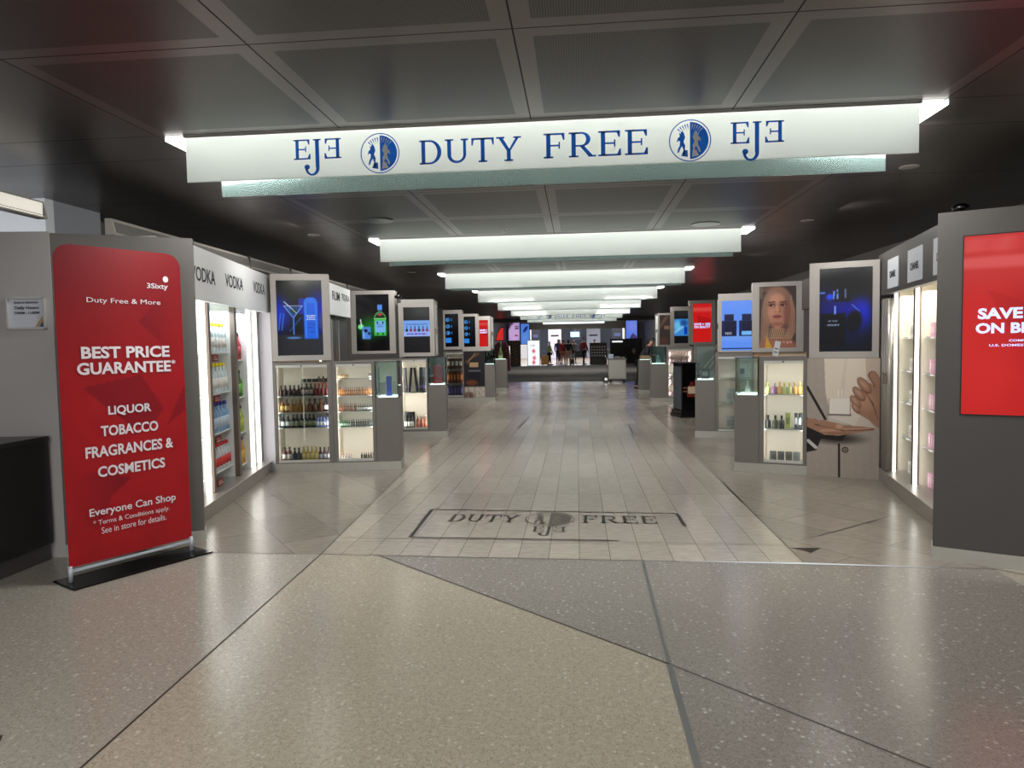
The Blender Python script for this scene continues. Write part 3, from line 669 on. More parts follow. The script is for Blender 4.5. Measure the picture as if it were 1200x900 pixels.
def screen_box(name, label, O, an, x0, x1, z0, z1, lcd, fn, depth=.24, y=0, nx=70, ny=120, rel=0, poster=False, fm=None, post=False):
    t = thing(name, label, 'poster' if poster else 'screen', (O[0], O[1], 0), an)
    if rel:
        p = fr(t, x0, y); t.location = (p[0], p[1], 0); t.rotation_euler[2] = an + rel; x1 -= x0; lcd = (lcd[0] - x0, lcd[1] - x0, lcd[2], lcd[3]); x0 = 0; y = 0
    b = MB(); a, c, d, e = lcd
    b.box(x0, y + .02, z0, x1, y + depth, z1)
    for q in ((x0, z0, a, z1), (c, z0, x1, z1), (a, z0, c, d), (a, e, c, z1)): b.box(q[0], y, q[1], q[2], y + .021, q[3])
    b.build('housing', fm or FRAME, t)
    if post: MB().box(x0 + .04, y + depth - .12, 0, x1 - .04, y + depth - .02, z0).build('support_panel', GREY_D, t)
    paint('picture' if poster else 'display', a, c, d, e, y + .017, fn, PRINT if poster else SCREEN, t, nx, ny)
    return t
def side_tower(parent, x, y0, y1, z0, z1, sgn):
    """white slim window set into the side of a screen housing"""
    MB().box(x, y0 + .15, z0 + .45, x + sgn * .012, y1 - .15, z1 - .08).build('side_window', WHITE, parent)
    MB().box(x, y0 + .55, z0 + .48, x + sgn * .014, y0 + .60, z1 - .1).build('side_slot', DARK, parent)
    MB().box(x, y0 + .25, z0 + .02, x + sgn * .012, y1 - .3, z0 + .36).build('side_window', WHITE, parent)

# ------------------------------------------------------------------ pictures
BLK = (6, 6, 9)
def im_martini(U, V, asp):
    I = base(U, BLK); I = ov(I, (15, 30, 190), ell(U, V, .95, .55, .30, .28, .9) * .9); I = ov(I, (20, 50, 190), ell(U, V, .02, .55, .25, .2, .9)); I = ov(I, (20, 40, 190), rec(U, V, .48, .55, .62, .76, .01) * .8)
    I = ov(I, (46, 46, 52), rec(U, V, 0, 0, 1, .28, .02) * .8)
    gx = .36
    for a in (-.20, .20): I = ov(I, (120, 170, 235), seg(U, V, gx, .50, gx + a, .66, .006, asp) * .9)
    I = ov(I, (40, 110, 220), pol(U, V, [(gx - .17, .65), (gx + .17, .65), (gx, .5)]) * .55); I = ov(I, (170, 210, 255), seg(U, V, gx - .2, .66, gx + .2, .66, .004, asp) * .8)
    I = ov(I, (70, 140, 240), seg(U, V, gx, .28, gx, .5, .006, asp)); I = ov(I, (90, 150, 230), ell(U, V, gx, .235, .16, .014, .3) * .8)
    I = ov(I, (10, 60, 30), ell(U, V, gx + .0, .595, .07, .03, .2)); I = ov(I, (230, 240, 250), seg(U, V, gx - .2, .72, gx + .08, .56, .003, asp))
    I = ov(I, (50, 130, 235), seg(U, V, gx - .08, .33, gx + .16, .5, .012, asp) * .4)
    b = rec(U, V, .59, .22, .90, .70, .008); I = ov(I, (28, 100, 232), b); I = ov(I, (40, 115, 238), pol(U, V, [(.59, .70), (.90, .70), (.86, .75), (.80, .775), (.68, .775), (.62, .75)]))
    I = ov(I, (110, 170, 250), rec(U, V, .61, .24, .65, .70, .01) * .4); I = ov(I, (60, 150, 250), rec(U, V, .84, .24, .88, .70, .01) * .5)
    for k, (z, w) in enumerate(((.53, .1), (.505, .085), (.48, .1))): I = ov(I, (235, 240, 255), rec(U, V, .745 - w, z - .006, .745 + w, z + .006, .004) * (noise(U, V, 160, k) > -.3))
    for z in (.42, .40, .37, .34, .31): I = ov(I, (15, 50, 150), rec(U, V, .66, z - .005, .84, z + .005, .003) * (noise(U, V, 120, 5) > -.1) * .8)
    for a in (.03, .1): I = ov(I, (80, 150, 240), seg(U, V, a, .34, a + .05, .56, .008, asp) * .6)
    return ov(I, (90, 90, 100), ell(U, V, .98, .45, .06, .12, .5) * .6)
def im_gin(U, V, asp):
    I = base(U, BLK); I = ov(I, (20, 120, 30), ell(U, V, .45, .42, .35, .17, .9) * .9); I = ov(I, (16, 80, 30), ell(U, V, .85, .4, .2, .12, .9) * .8)
    cx = .72
    I = ov(I, (90, 160, 90), pol(U, V, [(cx - .19, .57), (cx + .19, .57), (cx + .15, .64), (cx + .07, .69), (cx - .07, .69), (cx - .15, .64)])); I = ov(I, (20, 50, 30), pol(U, V, [(cx - .16, .58), (cx + .16, .58), (cx + .12, .635), (cx + .05, .67), (cx - .05, .67), (cx - .12, .635)]))
    I = ov(I, (95, 150, 245), rec(U, V, cx - .07, .72, cx + .07, .82, .01)); I = ov(I, (60, 110, 110), rec(U, V, cx - .05, .68, cx + .05, .73, .01)); I = ov(I, (200, 70, 80), ell(U, V, cx, .645, .07, .022, .3))
    I = ov(I, (160, 240, 140), rec(U, V, cx - .19, .565, cx + .19, .58, .004)); I = ov(I, (70, 190, 90), rec(U, V, cx - .18, .27, cx + .18, .565, .008)); I = ov(I, (130, 185, 250), rec(U, V, cx - .15, .33, cx + .15, .53, .008))
    for z in (.46, .43): I = ov(I, (50, 90, 160), rec(U, V, cx - .1, z - .006, cx + .1, z + .006, .004) * .7)
    for z in (.50, .30): 
        for a in (-.08, .08): I = ov(I, (30, 80, 40), ell(U, V, cx + a, z, .03, .02, .3))
    I = ov(I, (120, 240, 140), ell(U, V, .14, .43, .09, .045, .3)); I = ov(I, (80, 140, 230), rec(U, V, .17, .21, .43, .43, .02)); I = ov(I, (15, 20, 50), ell(U, V, .28, .36, .06, .03, .4)); I = ov(I, (20, 40, 90), ell(U, V, .38, .31, .04, .025, .4))
    I = ov(I, (180, 220, 255), rec(U, V, .2, .23, .24, .36, .02) * .6); I = ov(I, (230, 240, 240), seg(U, V, .13, .56, .17, .42, .008, asp)); return I
def im_rack(U, V, asp):
    I = base(U, BLK); I = ov(I, (70, 76, 76), ell(U, V, .75, .9, .4, .14, .8) * .5); I = ov(I, (120, 170, 245), rec(U, V, -.1, .36, 1.1, .71, .004)); I = ov(I, (160, 185, 250), rec(U, V, -.1, .36, 1.1, .46, .02))
    for k in range(6):
        x = .12 + .155 * k; c = (20, 20, 40) if k % 3 == 0 else (150, 30, 60)
        I = ov(I, (20, 25, 60), rec(U, V, x - .016, .52, x + .016, .585, .004)); I = ov(I, c, rec(U, V, x - .045, .465, x + .045, .52, .006))
    I = ov(I, (50, 80, 170), rec(U, V, .1, .615, .9, .635, .004) * (noise(U, V, 150, 2) > -.2)); I = ov(I, (90, 60, 190), rec(U, V, .12, .395, .9, .43, .004) * (noise(U, V, 60, 8) > -.2)); return I
def im_circles(U, V, asp):
    I = base(U, BLK); I = ov(I, (60, 62, 66), ell(U, V, .8, .95, .6, .35, .9) * .5)
    for k, z in enumerate((.82, .62, .42)): I = ov(I, (70, 150, 220), ell(U, V, .2, z, .16, .06, .25)); I = ov(I, (20, 50, 110), ell(U, V, .24 - .05 * k, z, .07, .03, .5) * .7); I = ov(I, (70, 120, 180), rec(U, V, .46, z - .04, .51, z + .04, .01))
    return ov(I, (50, 140, 235), rec(U, V, .02, .12, .46, .27, .01))
def im_redad(U, V, asp):
    I = base(U, (208, 28, 26)); I = ov(I, (235, 110, 100), rec(U, V, 0, .8, 1, .9, .05) * .6)
    return ov(I, (160, 10, 15), pol(U, V, [(.2, .7), (1, .6), (1, .35), (.3, .48)]) * .5)
def im_twojars(U, V, asp):
    I = base(U, (96, 150, 255)); I = ov(I, (130, 175, 255), ell(U, V, .4, .3, .7, .1, .8) * .6)
    for cx in (.24, .80):
        I = ov(I, (6, 10, 50), rec(U, V, cx - .24, .29, cx + .24, .60, .01)); I = ov(I, (8, 14, 60), rec(U, V, cx - .15, .60, cx + .15, .73, .01)); I = ov(I, (20, 40, 140), rec(U, V, cx - .2, .30, cx - .16, .59, .02) * .7)
    I = ov(I, (120, 190, 255), rec(U, V, .64, .31, .96, .39, .01)); I = ov(I, (230, 240, 255), rec(U, V, .12, .32, .32, .37, .004) * (noise(U, V, 90, 4) > 0) * .8)
    return ov(I, (8, 14, 60), rec(U, V, 0, .03, 1, .05, .004))
def im_perfumedark(U, V, asp):
    I = base(U, (4, 4, 10)); I = ov(I, (10, 14, 120), ell(U, V, .12, .52, .22, .2, .9) * .7); I = ov(I, (10, 16, 150), ell(U, V, .5, .5, .3, .12, .8)); I = ov(I, (20, 40, 230), ell(U, V, .82, .45, .16, .16, .9) * .9)
    I = ov(I, (8, 14, 90), ell(U, V, .45, .28, .5, .2, .9) * .6)
    I = ov(I, (3, 3, 8), rec(U, V, .02, .06, .50, .46, .008)); I = ov(I, (3, 3, 8), rec(U, V, .28, .60, .60, .78, .01)); I = ov(I, (4, 4, 12), ell(U, V, .66, .36, .15, .12, .3, .5))
    I = ov(I, (30, 70, 240), ell(U, V, .2, .66, .07, .035, .5)); I = ov(I, (80, 130, 240), rec(U, V, 0, .70, .11, .72, .004)); I = ov(I, (120, 150, 250), rec(U, V, .285, .45, .32, .55, .006))
    I = ov(I, (110, 150, 250), rec(U, V, .26, .63, .30, .73, .01) * (noise(U, V, 90, 4) > -.2)); I = ov(I, (130, 160, 250), rec(U, V, .33, .63, .36, .75, .01) * (noise(U, V, 90, 6) > -.2)); I = ov(I, (140, 160, 220), rec(U, V, .48, .64, .51, .75, .01) * .7)
    I = ov(I, (90, 110, 200), seg(U, V, .62, .56, .76, .48, .006, asp) * .9); I = ov(I, (130, 140, 170), rec(U, V, .17, .36, .36, .375, .004) * (noise(U, V, 110, 3) > -.2)); I = ov(I, (130, 140, 170), rec(U, V, .15, .31, .38, .33, .004) * (noise(U, V, 110, 9) > -.3))
    return I
def im_blue_product(U, V, asp):
    I = base(U, (14, 16, 18)); I = ov(I, (60, 62, 64), ell(U, V, .6, .95, .6, .15, .8) * .5); I = ov(I, (60, 140, 215), rec(U, V, -.1, .23, 1.1, .75, .01)); I = ov(I, (110, 190, 240), ell(U, V, .25, .55, .25, .14, .5)); I = ov(I, (30, 80, 150), ell(U, V, .7, .62, .25, .1, .6))
    I = ov(I, (10, 60, 170), rec(U, V, .72, .27, .95, .5, .01)); I = ov(I, (150, 210, 245), seg(U, V, .1, .35, .6, .5, .04, asp) * .7); return I
def im_brown(U, V, asp):
    I = base(U, (34, 26, 26)); I = ov(I, (110, 70, 55), seg(U, V, 0, .6, .7, .95, .05, asp) * .8); I = ov(I, (150, 110, 80), rec(U, V, .45, .52, .95, .64, .01)); I = ov(I, (90, 48, 40), ell(U, V, .4, .12, .45, .14, .4) * .9); return ov(I, (60, 44, 40), .3 + .3 * noise(U, V, 20, 5))
def im_portrait(U, V, asp):
    """a woman's face with long light hair and a necklace, as a soft print"""
    I = base(U, (66, 56, 54)); I = ov(I, (120, 105, 90), rec(U, V, .0, .8, .1, 1, .03) * .7)
    hair = (140, 106, 92)
    I = ov(I, hair, ell(U, V, .50, .66, .42, .34, .12)); I = ov(I, (150, 112, 96), pol(U, V, [(.02, .0), (.06, .60), (.16, .84), (.30, .6), (.24, .2), (.30, 0)]) * .7); I = ov(I, (164, 124, 106), pol(U, V, [(.98, .25), (.97, .62), (.86, .86), (.74, .6), (.80, .35), (.66, .1), (.8, .05)]) * .85)
    for k in range(9): I = ov(I, (176, 138, 116) if k % 2 else (104, 76, 66), seg(U, V, .06 + .02 * k, .12, .14 + .032 * k, .80, .010, asp, .8) * .35); I = ov(I, (180, 142, 120) if k % 2 else (100, 72, 64), seg(U, V, .94 - .024 * k, .2, .88 - .028 * k, .84, .010, asp, .8) * .35)
    I = ov(I, (150, 108, 90), ell(U, V, .36, .95, .3, .05, .5) * .5)
    skin = (172, 120, 100); I = ov(I, (122, 76, 66), rec(U, V, .33, .12, .70, .42, .05)); I = ov(I, (150, 100, 84), ell(U, V, .5, -.02, .55, .2, .2)); I = ov(I, skin, ell(U, V, .50, .615, .275, .265, .07)); I = ov(I, skin, ell(U, V, .50, .50, .20, .19, .12))
    I = ov(I, (198, 146, 124), ell(U, V, .45, .80, .18, .09, .8) * .7); I = ov(I, (196, 142, 120), ell(U, V, .35, .58, .09, .06, .9) * .7); I = ov(I, (118, 72, 62), ell(U, V, .76, .58, .10, .22, .6) * .7); I = ov(I, (128, 80, 68), ell(U, V, .5, .385, .2, .03, .6) * .6)
    for ex in (.345, .655):
        I = ov(I, (104, 62, 56), ell(U, V, ex, .705, .10, .030, .7) * .8); I = ov(I, (34, 22, 24), ell(U, V, ex, .692, .072, .013, .4)); I = ov(I, (214, 196, 188), ell(U, V, ex + .02, .688, .035, .007, .4)); I = ov(I, (26, 20, 22), ell(U, V, ex, .689, .018, .010, .3)); I = ov(I, (72, 46, 42), seg(U, V, ex - .09, .742, ex + .08, .752, .008, asp))
    I = ov(I, (204, 152, 130), ell(U, V, .485, .64, .022, .07, .8) * .8); I = ov(I, (196, 140, 118), ell(U, V, .49, .605, .06, .028, .6)); I = ov(I, (92, 52, 48), ell(U, V, .455, .59, .016, .007, .5)); I = ov(I, (92, 52, 48), ell(U, V, .53, .59, .016, .007, .5)); I = ov(I, (130, 82, 70), ell(U, V, .57, .62, .02, .04, .7) * .6)
    I = ov(I, (128, 62, 60), ell(U, V, .49, .512, .115, .020, .3)); I = ov(I, (160, 86, 82), ell(U, V, .49, .494, .095, .020, .4)); I = ov(I, (70, 32, 36), seg(U, V, .39, .506, .59, .508, .004, asp))
    for k in range(9):
        z = .31 - .02 * k; I = ov(I, (192, 166, 132), ell(U, V, .50, z, .22 + .02 * k, .012, .4) * (.5 + .5 * np.sin(U * 120 + k)) * .9); I = ov(I, (90, 62, 52), ell(U, V, .5, z - .01, .2 + .02 * k, .004, .4) * .8)
    I = ov(I, (196, 150, 48), pol(U, V, [(.16, 0), (.2, .2), (.26, .12), (.36, 0)])); I = ov(I, (226, 200, 196), ell(U, V, .78, .09, .14, .02, .6) * (noise(U, V, 70, 3) > 0) * .7); return I * 1.14
def hand_poly(U, V, pts, w, asp):
    m = np.zeros_like(U)
    for (a, b), (c, d) in zip(pts[:-1], pts[1:]): m = np.maximum(m, seg(U, V, a, b, c, d, w, asp, .12))
    return m
def im_mural(U, V, asp):
    """man in an open beige coat cradling a square flacon between two hands"""
    n = noise(U, V, 90, 2) * noise(U, V, 140, 4)
    I = base(U, (164, 154, 146)); I = ov(I, (140, 130, 122), .3 + .5 * n)
    I = ov(I, (205, 194, 180), pol(U, V, [(.24, 1), (.80, 1), (.84, .62), (.66, .44), (.34, .50), (.26, .72)])); I = ov(I, (186, 174, 160), pol(U, V, [(.52, 1), (.56, 1), (.5, .6), (.44, .6)]) * .4)
    I = ov(I, (182, 166, 152), pol(U, V, [(.80, 1), (1, 1), (1, .5), (.84, .62)])); I = ov(I, (196, 186, 176), pol(U, V, [(.62, .55), (.72, .6), (.95, .42), (.62, .42)]) * .8)
    I = ov(I, (28, 24, 26), seg(U, V, .0, .76, .26, .49, .010, asp)); I = ov(I, (24, 20, 22), seg(U, V, .46, 0, .455, .28, .008, asp))
    I = ov(I, (22, 18, 20), pol(U, V, [(0, .50), (.2, .42), (.55, .36), (.50, .31), (.2, .32), (.14, .22), (0, .20)]) * .96); I = ov(I, (24, 20, 20), ell(U, V, .42, .33, .3, .04, .8) * .8); I = ov(I, (190, 186, 184), seg(U, V, .02, .30, .13, .245, .014, asp))
    # flacon
    I = ov(I, (192, 186, 178), rec(U, V, .30, .45, .62, .55, .01) * .7); I = ov(I, (110, 100, 96), rec(U, V, .29, .52, .62, .535, .006)); I = ov(I, (214, 208, 200), rec(U, V, .31, .535, .60, .665, .004)); I = ov(I, (120, 112, 106), rec(U, V, .305, .53, .315, .665, .002)); I = ov(I, (90, 84, 80), rec(U, V, .60, .53, .608, .665, .002))
    for x in (.43, .48): I = ov(I, (230, 226, 220), rec(U, V, x, .67, x + .015, .74, .006) * .6)
    # right hand with folded fingers
    sk = (150, 112, 92); sd = (104, 72, 58); sl = (182, 144, 120)
    I = ov(I, sk, pol(U, V, [(.62, .64), (.70, .72), (.86, .80), (1, .74), (1, .42), (.86, .49), (.68, .55)]))
    I = ov(I, sl, ell(U, V, .82, .64, .12, .07, .8) * .6)
    for k, (x, z, r) in enumerate(((.79, .775, .095), (.72, .705, .085), (.675, .64, .075), (.68, .585, .06))):
        I = ov(I, sd, ell(U, V, x, z, r * 1.12, r * .50, .15, -.5)); I = ov(I, sk, ell(U, V, x, z + .004, r, r * .42, .2, -.5)); I = ov(I, sl, ell(U, V, x - .01, z + .010, r * .6, r * .2, .7, -.5) * .7)
    I = ov(I, sd, hand_poly(U, V, [(.90, .86), (.97, .79)], .034, asp)); I = ov(I, sk, hand_poly(U, V, [(.905, .86), (.975, .79), (1.02, .74)], .028, asp))
    for k in range(3): I = ov(I, sd, seg(U, V, .80 + .05 * k, .72 - .04 * k, .92 + .03 * k, .62 - .06 * k, .004, asp) * .7)
    # open palm hand
    I = ov(I, sk, pol(U, V, [(0, .49), (.12, .49), (.30, .44), (.55, .44), (.80, .435), (.94, .425), (.93, .41), (.72, .385), (.45, .352), (.25, .355), (.08, .40), (0, .42)])); I = ov(I, sl, seg(U, V, .2, .39, .86, .42, .010, asp) * .7)
    I = ov(I, sd, seg(U, V, .12, .44, .52, .395, .006, asp)); I = ov(I, sd, seg(U, V, .5, .395, .92, .413, .004, asp)); I = ov(I, sk, seg(U, V, .22, .455, .46, .425, .026, asp)); I = ov(I, sl, ell(U, V, .455, .43, .05, .018, .4)); I = ov(I, sd, seg(U, V, .3, .37, .6, .375, .004, asp) * .6)
    I = ov(I, (40, 34, 32), ell(U, V, .54, .235, .045, .024, .2)); I = ov(I, (150, 142, 134), ell(U, V, .54, .235, .030, .015, .2)); I = ov(I, (40, 34, 32), ell(U, V, .54, .235, .014, .007, .3)); return I * 1.1
def im_beige_mural(U, V, asp):
    I = base(U, (206, 180, 150)); I = ov(I, (170, 124, 96), ell(U, V, .25, .93, .3, .06, .4)); I = ov(I, (224, 206, 180), ell(U, V, .7, .8, .4, .2, .8)); return ov(I, (190, 150, 120), ell(U, V, .2, .4, .4, .3, .8) * .6)
def im_whisky_mural(U, V, asp):
    I = base(U, (38, 34, 38)); I = ov(I, (100, 70, 50), seg(U, V, .1, .78, .7, .95, .02, asp)); I = ov(I, (150, 120, 90), seg(U, V, .15, .74, .55, .96, .008, asp)); I = ov(I, (176, 146, 112), rec(U, V, .27, .66, .68, .76, .006)); I = ov(I, (120, 126, 140), rec(U, V, .2, .56, .8, .60, .006) * .7)
    I = ov(I, (24, 24, 34), rec(U, V, .22, .32, .78, .56, .01)); I = ov(I, (110, 60, 40), ell(U, V, .35, .33, .3, .06, .3)); I = ov(I, (196, 186, 176), rec(U, V, 0, 0, 1, .24, .02)); I = ov(I, (110, 84, 74), ell(U, V, .2, .05, .25, .08, .4)); return ov(I, (150, 130, 124), (noise(U, V, 22, 9) > .3) * (V < .24) * .8)
def im_hair_mural(U, V, asp):
    I = base(U, (150, 138, 136)); I = ov(I, (90, 72, 62), ell(U, V, .6, .72, .5, .2, .3))
    for k in range(14): I = ov(I, (190, 164, 140) if k % 2 else (60, 44, 38), seg(U, V, .1 + .06 * k, .55, .45 + .03 * k, .88, .012, asp) * .7)
    return I
R_ = math.radians
def wall_unit(name, label, O, an, xa, xb, z_head, fascia_mats, posts, strips, shelves_z, bays, lin_m, led_m, plat=(-.15, .5), px=None, sh_m=None):
    t = thing(name, label, 'wall shelving', (O[0], O[1], 0), an)
    px = px or (xa, xb)
    MB().box(px[0], plat[0], 0, px[1], .46, .13, bev=.004).build('platform', STEEL, t)
    b = MB().box(xa, .38, .13, xb, .42, 2.4); b.box(xa, -.05, z_head[0] + .03, xb, .40, z_head[0] + .05); b.box(xa, .0, 2.38, xb, .42, 2.4); b.build('back_panel', lin_m, t)
    for (a, c) in posts: MB().box(a, -.05, .13, c, -.0, z_head[0] + .03).build('divider_front', mat('divider_steel', (118, 106, 96), .35, .3), t); MB().box(a + .005, .0, .13, c - .005, .38, z_head[0] + .03).build('divider', lin_m, t)
    for (a, c, y0, y1) in strips: MB().box(a, y0, .13, c, y1, z_head[0] + .02).build('light_strip', led_m, t)
    for (a, c), zs in zip(bays, shelves_z):
        for z in zs: MB().box(a, .02, z - .014, c, .375, z, bev=0).build('shelf', sh_m or WHITE, t)
    return t
# ---- left vodka wall
V_O, V_A = (-3.45, 6.0), math.atan2(2.05, -.41)
vod = wall_unit('wall_shelving', 'lit white spirits shelving wall with VODKA headers on the left', V_O, V_A, -.75, 2.28, (1.95, 2.39), None,
                [(.27, .33), (1.12, 1.20), (2.24, 2.28)], [(.15, .25, -.03, -.01), (1.70, 1.78, -.04, -.02), (1.98, 2.06, -.04, -.02)],
                [[.27, .66, 1.06, 1.47], [.27, .66, 1.06, 1.47], [.20, .56, .96, 1.38]], [(-.5, .27), (.335, 1.115), (1.205, 1.66)], WHITE, LED)
MB().box(1.66, -.02, .13, 2.24, .38, 1.98).build('lit_side_panel', WHITE, vod)
for x0, x1, tx in ((-.75, 1.2, None), (1.203, 2.24, None)):
    MB().box(x0, -.16, 1.93, x1, -.10, 2.385, bev=.003).build('header_panel', mat('header_white', (240, 243, 245), .45), vod)
for a, b, z in ((-.46, .17, 2.09), (.48, 1.09, 2.11), (1.50, 2.0, 2.13)): text('lettering', 'VODKA', a, b, z, z + .125, -.162, INK, vod, bold=.01, depth=.001)
MB().box(2.32, -.02, .0, 2.95, .05, 2.40).build('end_panel', mat('pale_panel', (228, 228, 236), .45), vod)
MB().prism([(2.2, -.03), (2.05, -.21), (2.09, -.235), (2.27, -.03)], 'z', .0, 1.93).build('return_panel', mat('return_laminate', (172, 170, 178), .45), vod)
area('shelf_lamp', fr(vod, .75, .12, 1.90), 0.8, .2, 7.5, (0, 0, V_A), (.85, .92, 1)); area('shelf_lamp', fr(vod, 1.5, .12, 1.90), .45, .2, 5.5, (0, 0, V_A), (.85, .92, 1)); area('shelf_lamp', fr(vod, -.1, .12, 1.90), .6, .2, 6, (0, 0, V_A))
# vodka bottles, nearest each shelf's left end, two deep
Gc = (205, 220, 225)
def vod_row(z, spec, xs, label, group): put_bottles(vod, spec, xs, .065, z, label, group, rows=2, dy=.11)
vod_row(1.47, ('spirit', .30, .042, Gc, (226, 208, 40), (220, 220, 215)), rng(.50, 1.06, 6), 'clear spirit bottle with yellow cap on the top shelf of the bay of vodka nearest', 'yellow capped bottles on the top vodka shelf')
vod_row(1.06, ('spirit', .30, .042, Gc, (228, 206, 36), (226, 226, 220)), rng(.50, 1.06, 6), 'clear spirit bottle with yellow cap on the second shelf down in the vodka bay', 'yellow capped bottles on the second vodka shelf')
vod_row(.66, ('spirit', .30, .042, (130, 165, 200), (40, 50, 130), (190, 205, 220)), rng(.50, 1.06, 6), 'pale blue bottle with dark blue cap on the third shelf of the vodka bay', 'blue bottles on the third vodka shelf')
vod_row(.27, ('spirit', .27, .040, (200, 205, 210), (200, 40, 40), (210, 60, 55)), rng(.50, 1.07, 7), 'clear bottle with red cap and label on the lowest shelf of the vodka bay', 'red capped bottles on the lowest vodka shelf')
vod_row(1.38, ('wine', .30, .036, (176, 60, 70), (60, 20, 30), (200, 80, 90)), rng(1.25, 1.62, 5), 'red flavoured spirit bottle on the top shelf beside the bright light panel', 'red bottles on the top shelf')
vod_row(.96, ('wine', .30, .036, (70, 120, 60), (40, 50, 40), (120, 190, 80)), rng(1.25, 1.62, 5), 'green spirit bottle on the second shelf beside the bright light panel', 'green bottles on the second shelf')
vod_row(.56, ('wine', .30, .036, (160, 180, 70), (50, 60, 40), (190, 200, 80)), rng(1.25, 1.62, 5), 'lime yellow bottle on the third shelf beside the bright light panel', 'lime bottles on the third shelf')
vod_row(.20, ('wine', .30, .036, (206, 150, 40), (60, 40, 30), (226, 180, 70)), rng(1.25, 1.62, 5), 'amber bottle on the lowest shelf beside the bright light panel', 'amber bottles on the lowest shelf')
for z, w in ((1.38, 'under the top vodka shelf'), (.98, 'under the second vodka shelf'), (.58, 'under the third vodka shelf'), (.16, 'at the foot of the vodka bay')):
    o = MB().box(0, -.01, 0, .17, 0, .07).build('price_card', mat('card_dark_red', (110, 24, 24), .5), None, fr(vod, .40, -.03, z), V_A); tag(o, f'small dark red price card {w}', 'price card')
    MB().box(.02, -.012, .018, .15, -.01, .030).box(.02, -.012, .042, .12, -.01, .050).build('print_lines', mat('card_ink', (220, 160, 150), .5), o)

# ---- first left wing (spirits cabinets)
L1O, L1A = (-3.63, 8.03), R_(8.6)
cA = glass_cabinet('glass_cabinet', 'wide glass fronted cabinet packed with spirits under the martini screen on the left', L1O, L1A, 0, .69, 1.325, (.03, .638, .115, 1.295), [.53, .72, .915], lit=3.5)
MB().box(.28, .15, 1.075, .63, .30, 1.083).build('shelf', GLASSG, cA)
cB = glass_cabinet('glass_cabinet', 'narrow pale glass fronted cabinet of miniature bottles beside the blue box showcase on the left', L1O, L1A, .693, 1.205, 1.325, (.742, 1.165, .115, 1.295), [.528, .718, .911, 1.112], lit=6)
pA = pedestal('grey pedestal showcase holding a blue box at the end of the first left cabinets', L1O, L1A, 1.208, 1.492, .88, 1.315)
def row(f, kind, h, r, g, c, l, l2, a, b, n, y, z, label, rows=1, dy=.07): put_bottles(f, (kind, h * 1.08, r * 1.22, g, c, l, l2) if l2 else (kind, h * 1.08, r * 1.22, g, c, l), rng(a, b, n), y, z, label, label + ' row', rows=rows, dy=dy)
BR = (58, 28, 22)
row(cA, 'squat', .125, .021, BR, (40, 30, 30), (200, 140, 130), None, .065, .27, 5, .09, .915, 'brown bottle with pale red label, left on the top shelf of the wide cabinet')
row(cA, 'spirit', .14, .021, (48, 24, 20), (30, 22, 22), (160, 140, 135), None, .32, .42, 3, .09, .915, 'dark bottle with grey label mid top shelf of the wide cabinet')
row(cA, 'squat', .14, .021, (90, 24, 20), (170, 40, 34), (214, 90, 78), None, .47, .61, 4, .09, .915, 'dark red bottle with bright red label, right on the top shelf of the wide cabinet')
put_boxes(cA, (.05, .05, .035, (30, 28, 34), None), rng(.31, .44, 3), .22, 1.083, 'low black carton on the short upper shelf of the wide spirits cabinet', 'black cartons on the short upper shelf')
row(cA, 'squat', .06, .02, (60, 40, 32), (150, 130, 110), (200, 190, 170), None, .49, .60, 3, .22, 1.083, 'small bottle with cream label on the short upper shelf of the wide cabinet')
row(cA, 'spirit', .15, .022, (110, 60, 28), (60, 40, 26), (214, 184, 116), None, .07, .13, 2, .09, .72, 'amber cream labelled bottle at the left end of the second shelf, wide cabinet')
row(cA, 'squat', .15, .022, (150, 104, 40), (190, 160, 50), (226, 200, 90), None, .19, .33, 4, .09, .72, 'yellow labelled bottle on the second shelf of the wide spirits cabinet')
row(cA, 'squat', .15, .026, (100, 54, 34), (50, 26, 20), (226, 222, 216), None, .40, .53, 3, .09, .72, 'cognac bottle with big white label on the second shelf of the wide cabinet')
row(cA, 'spirit', .15, .018, (50, 26, 24), (30, 22, 22), (220, 220, 220), None, .585, .615, 2, .09, .72, 'slim dark bottle with white label at the right end of the second shelf')
row(cA, 'wine', .15, .023, (30, 44, 54), (120, 150, 180), (220, 226, 230), None, .075, .135, 2, .09, .53, 'dark bottle with pale blue cap on the third shelf of the wide cabinet')
row(cA, 'wine', .15, .022, (22, 34, 30), (24, 30, 40), (150, 150, 120), None, .195, .44, 6, .09, .53, 'dark green bottle with small label on the third shelf of the wide cabinet')
row(cA, 'spirit', .13, .020, (120, 130, 180), (50, 60, 120), (206, 210, 226), None, .49, .61, 4, .09, .53, 'clear violet bottle at the right end of the third shelf of the wide cabinet')
row(cA, 'spirit', .16, .024, (96, 44, 50), (60, 24, 30), (222, 214, 210), None, .08, .14, 2, .09, .122, 'rose bottle with white label at the bottom left of the wide cabinet')
row(cA, 'squat', .15, .024, (34, 40, 62), (30, 34, 46), (60, 66, 90), None, .20, .25, 2, .09, .122, 'dark blue squat bottle on the floor of the wide cabinet')
row(cA, 'champagne', .165, .024, (190, 160, 84), (206, 176, 90), (214, 190, 120), None, .31, .46, 4, .09, .122, 'gold champagne bottle on the floor of the wide cabinet')
row(cA, 'champagne', .15, .024, (60, 36, 42), (80, 44, 46), (160, 156, 168), None, .51, .61, 3, .09, .122, 'dark rose bottle with grey label at the bottom right of the wide cabinet')
def mini(h, r, g, c, l, a, b, n, z, label, rows=1): put_bottles(cB, ('spirit', h, r, g, c, l), rng(a, b, n), .08, z, label, label + ' row', cat='miniature bottle', name='miniature_bottle', rows=rows, dy=.05)
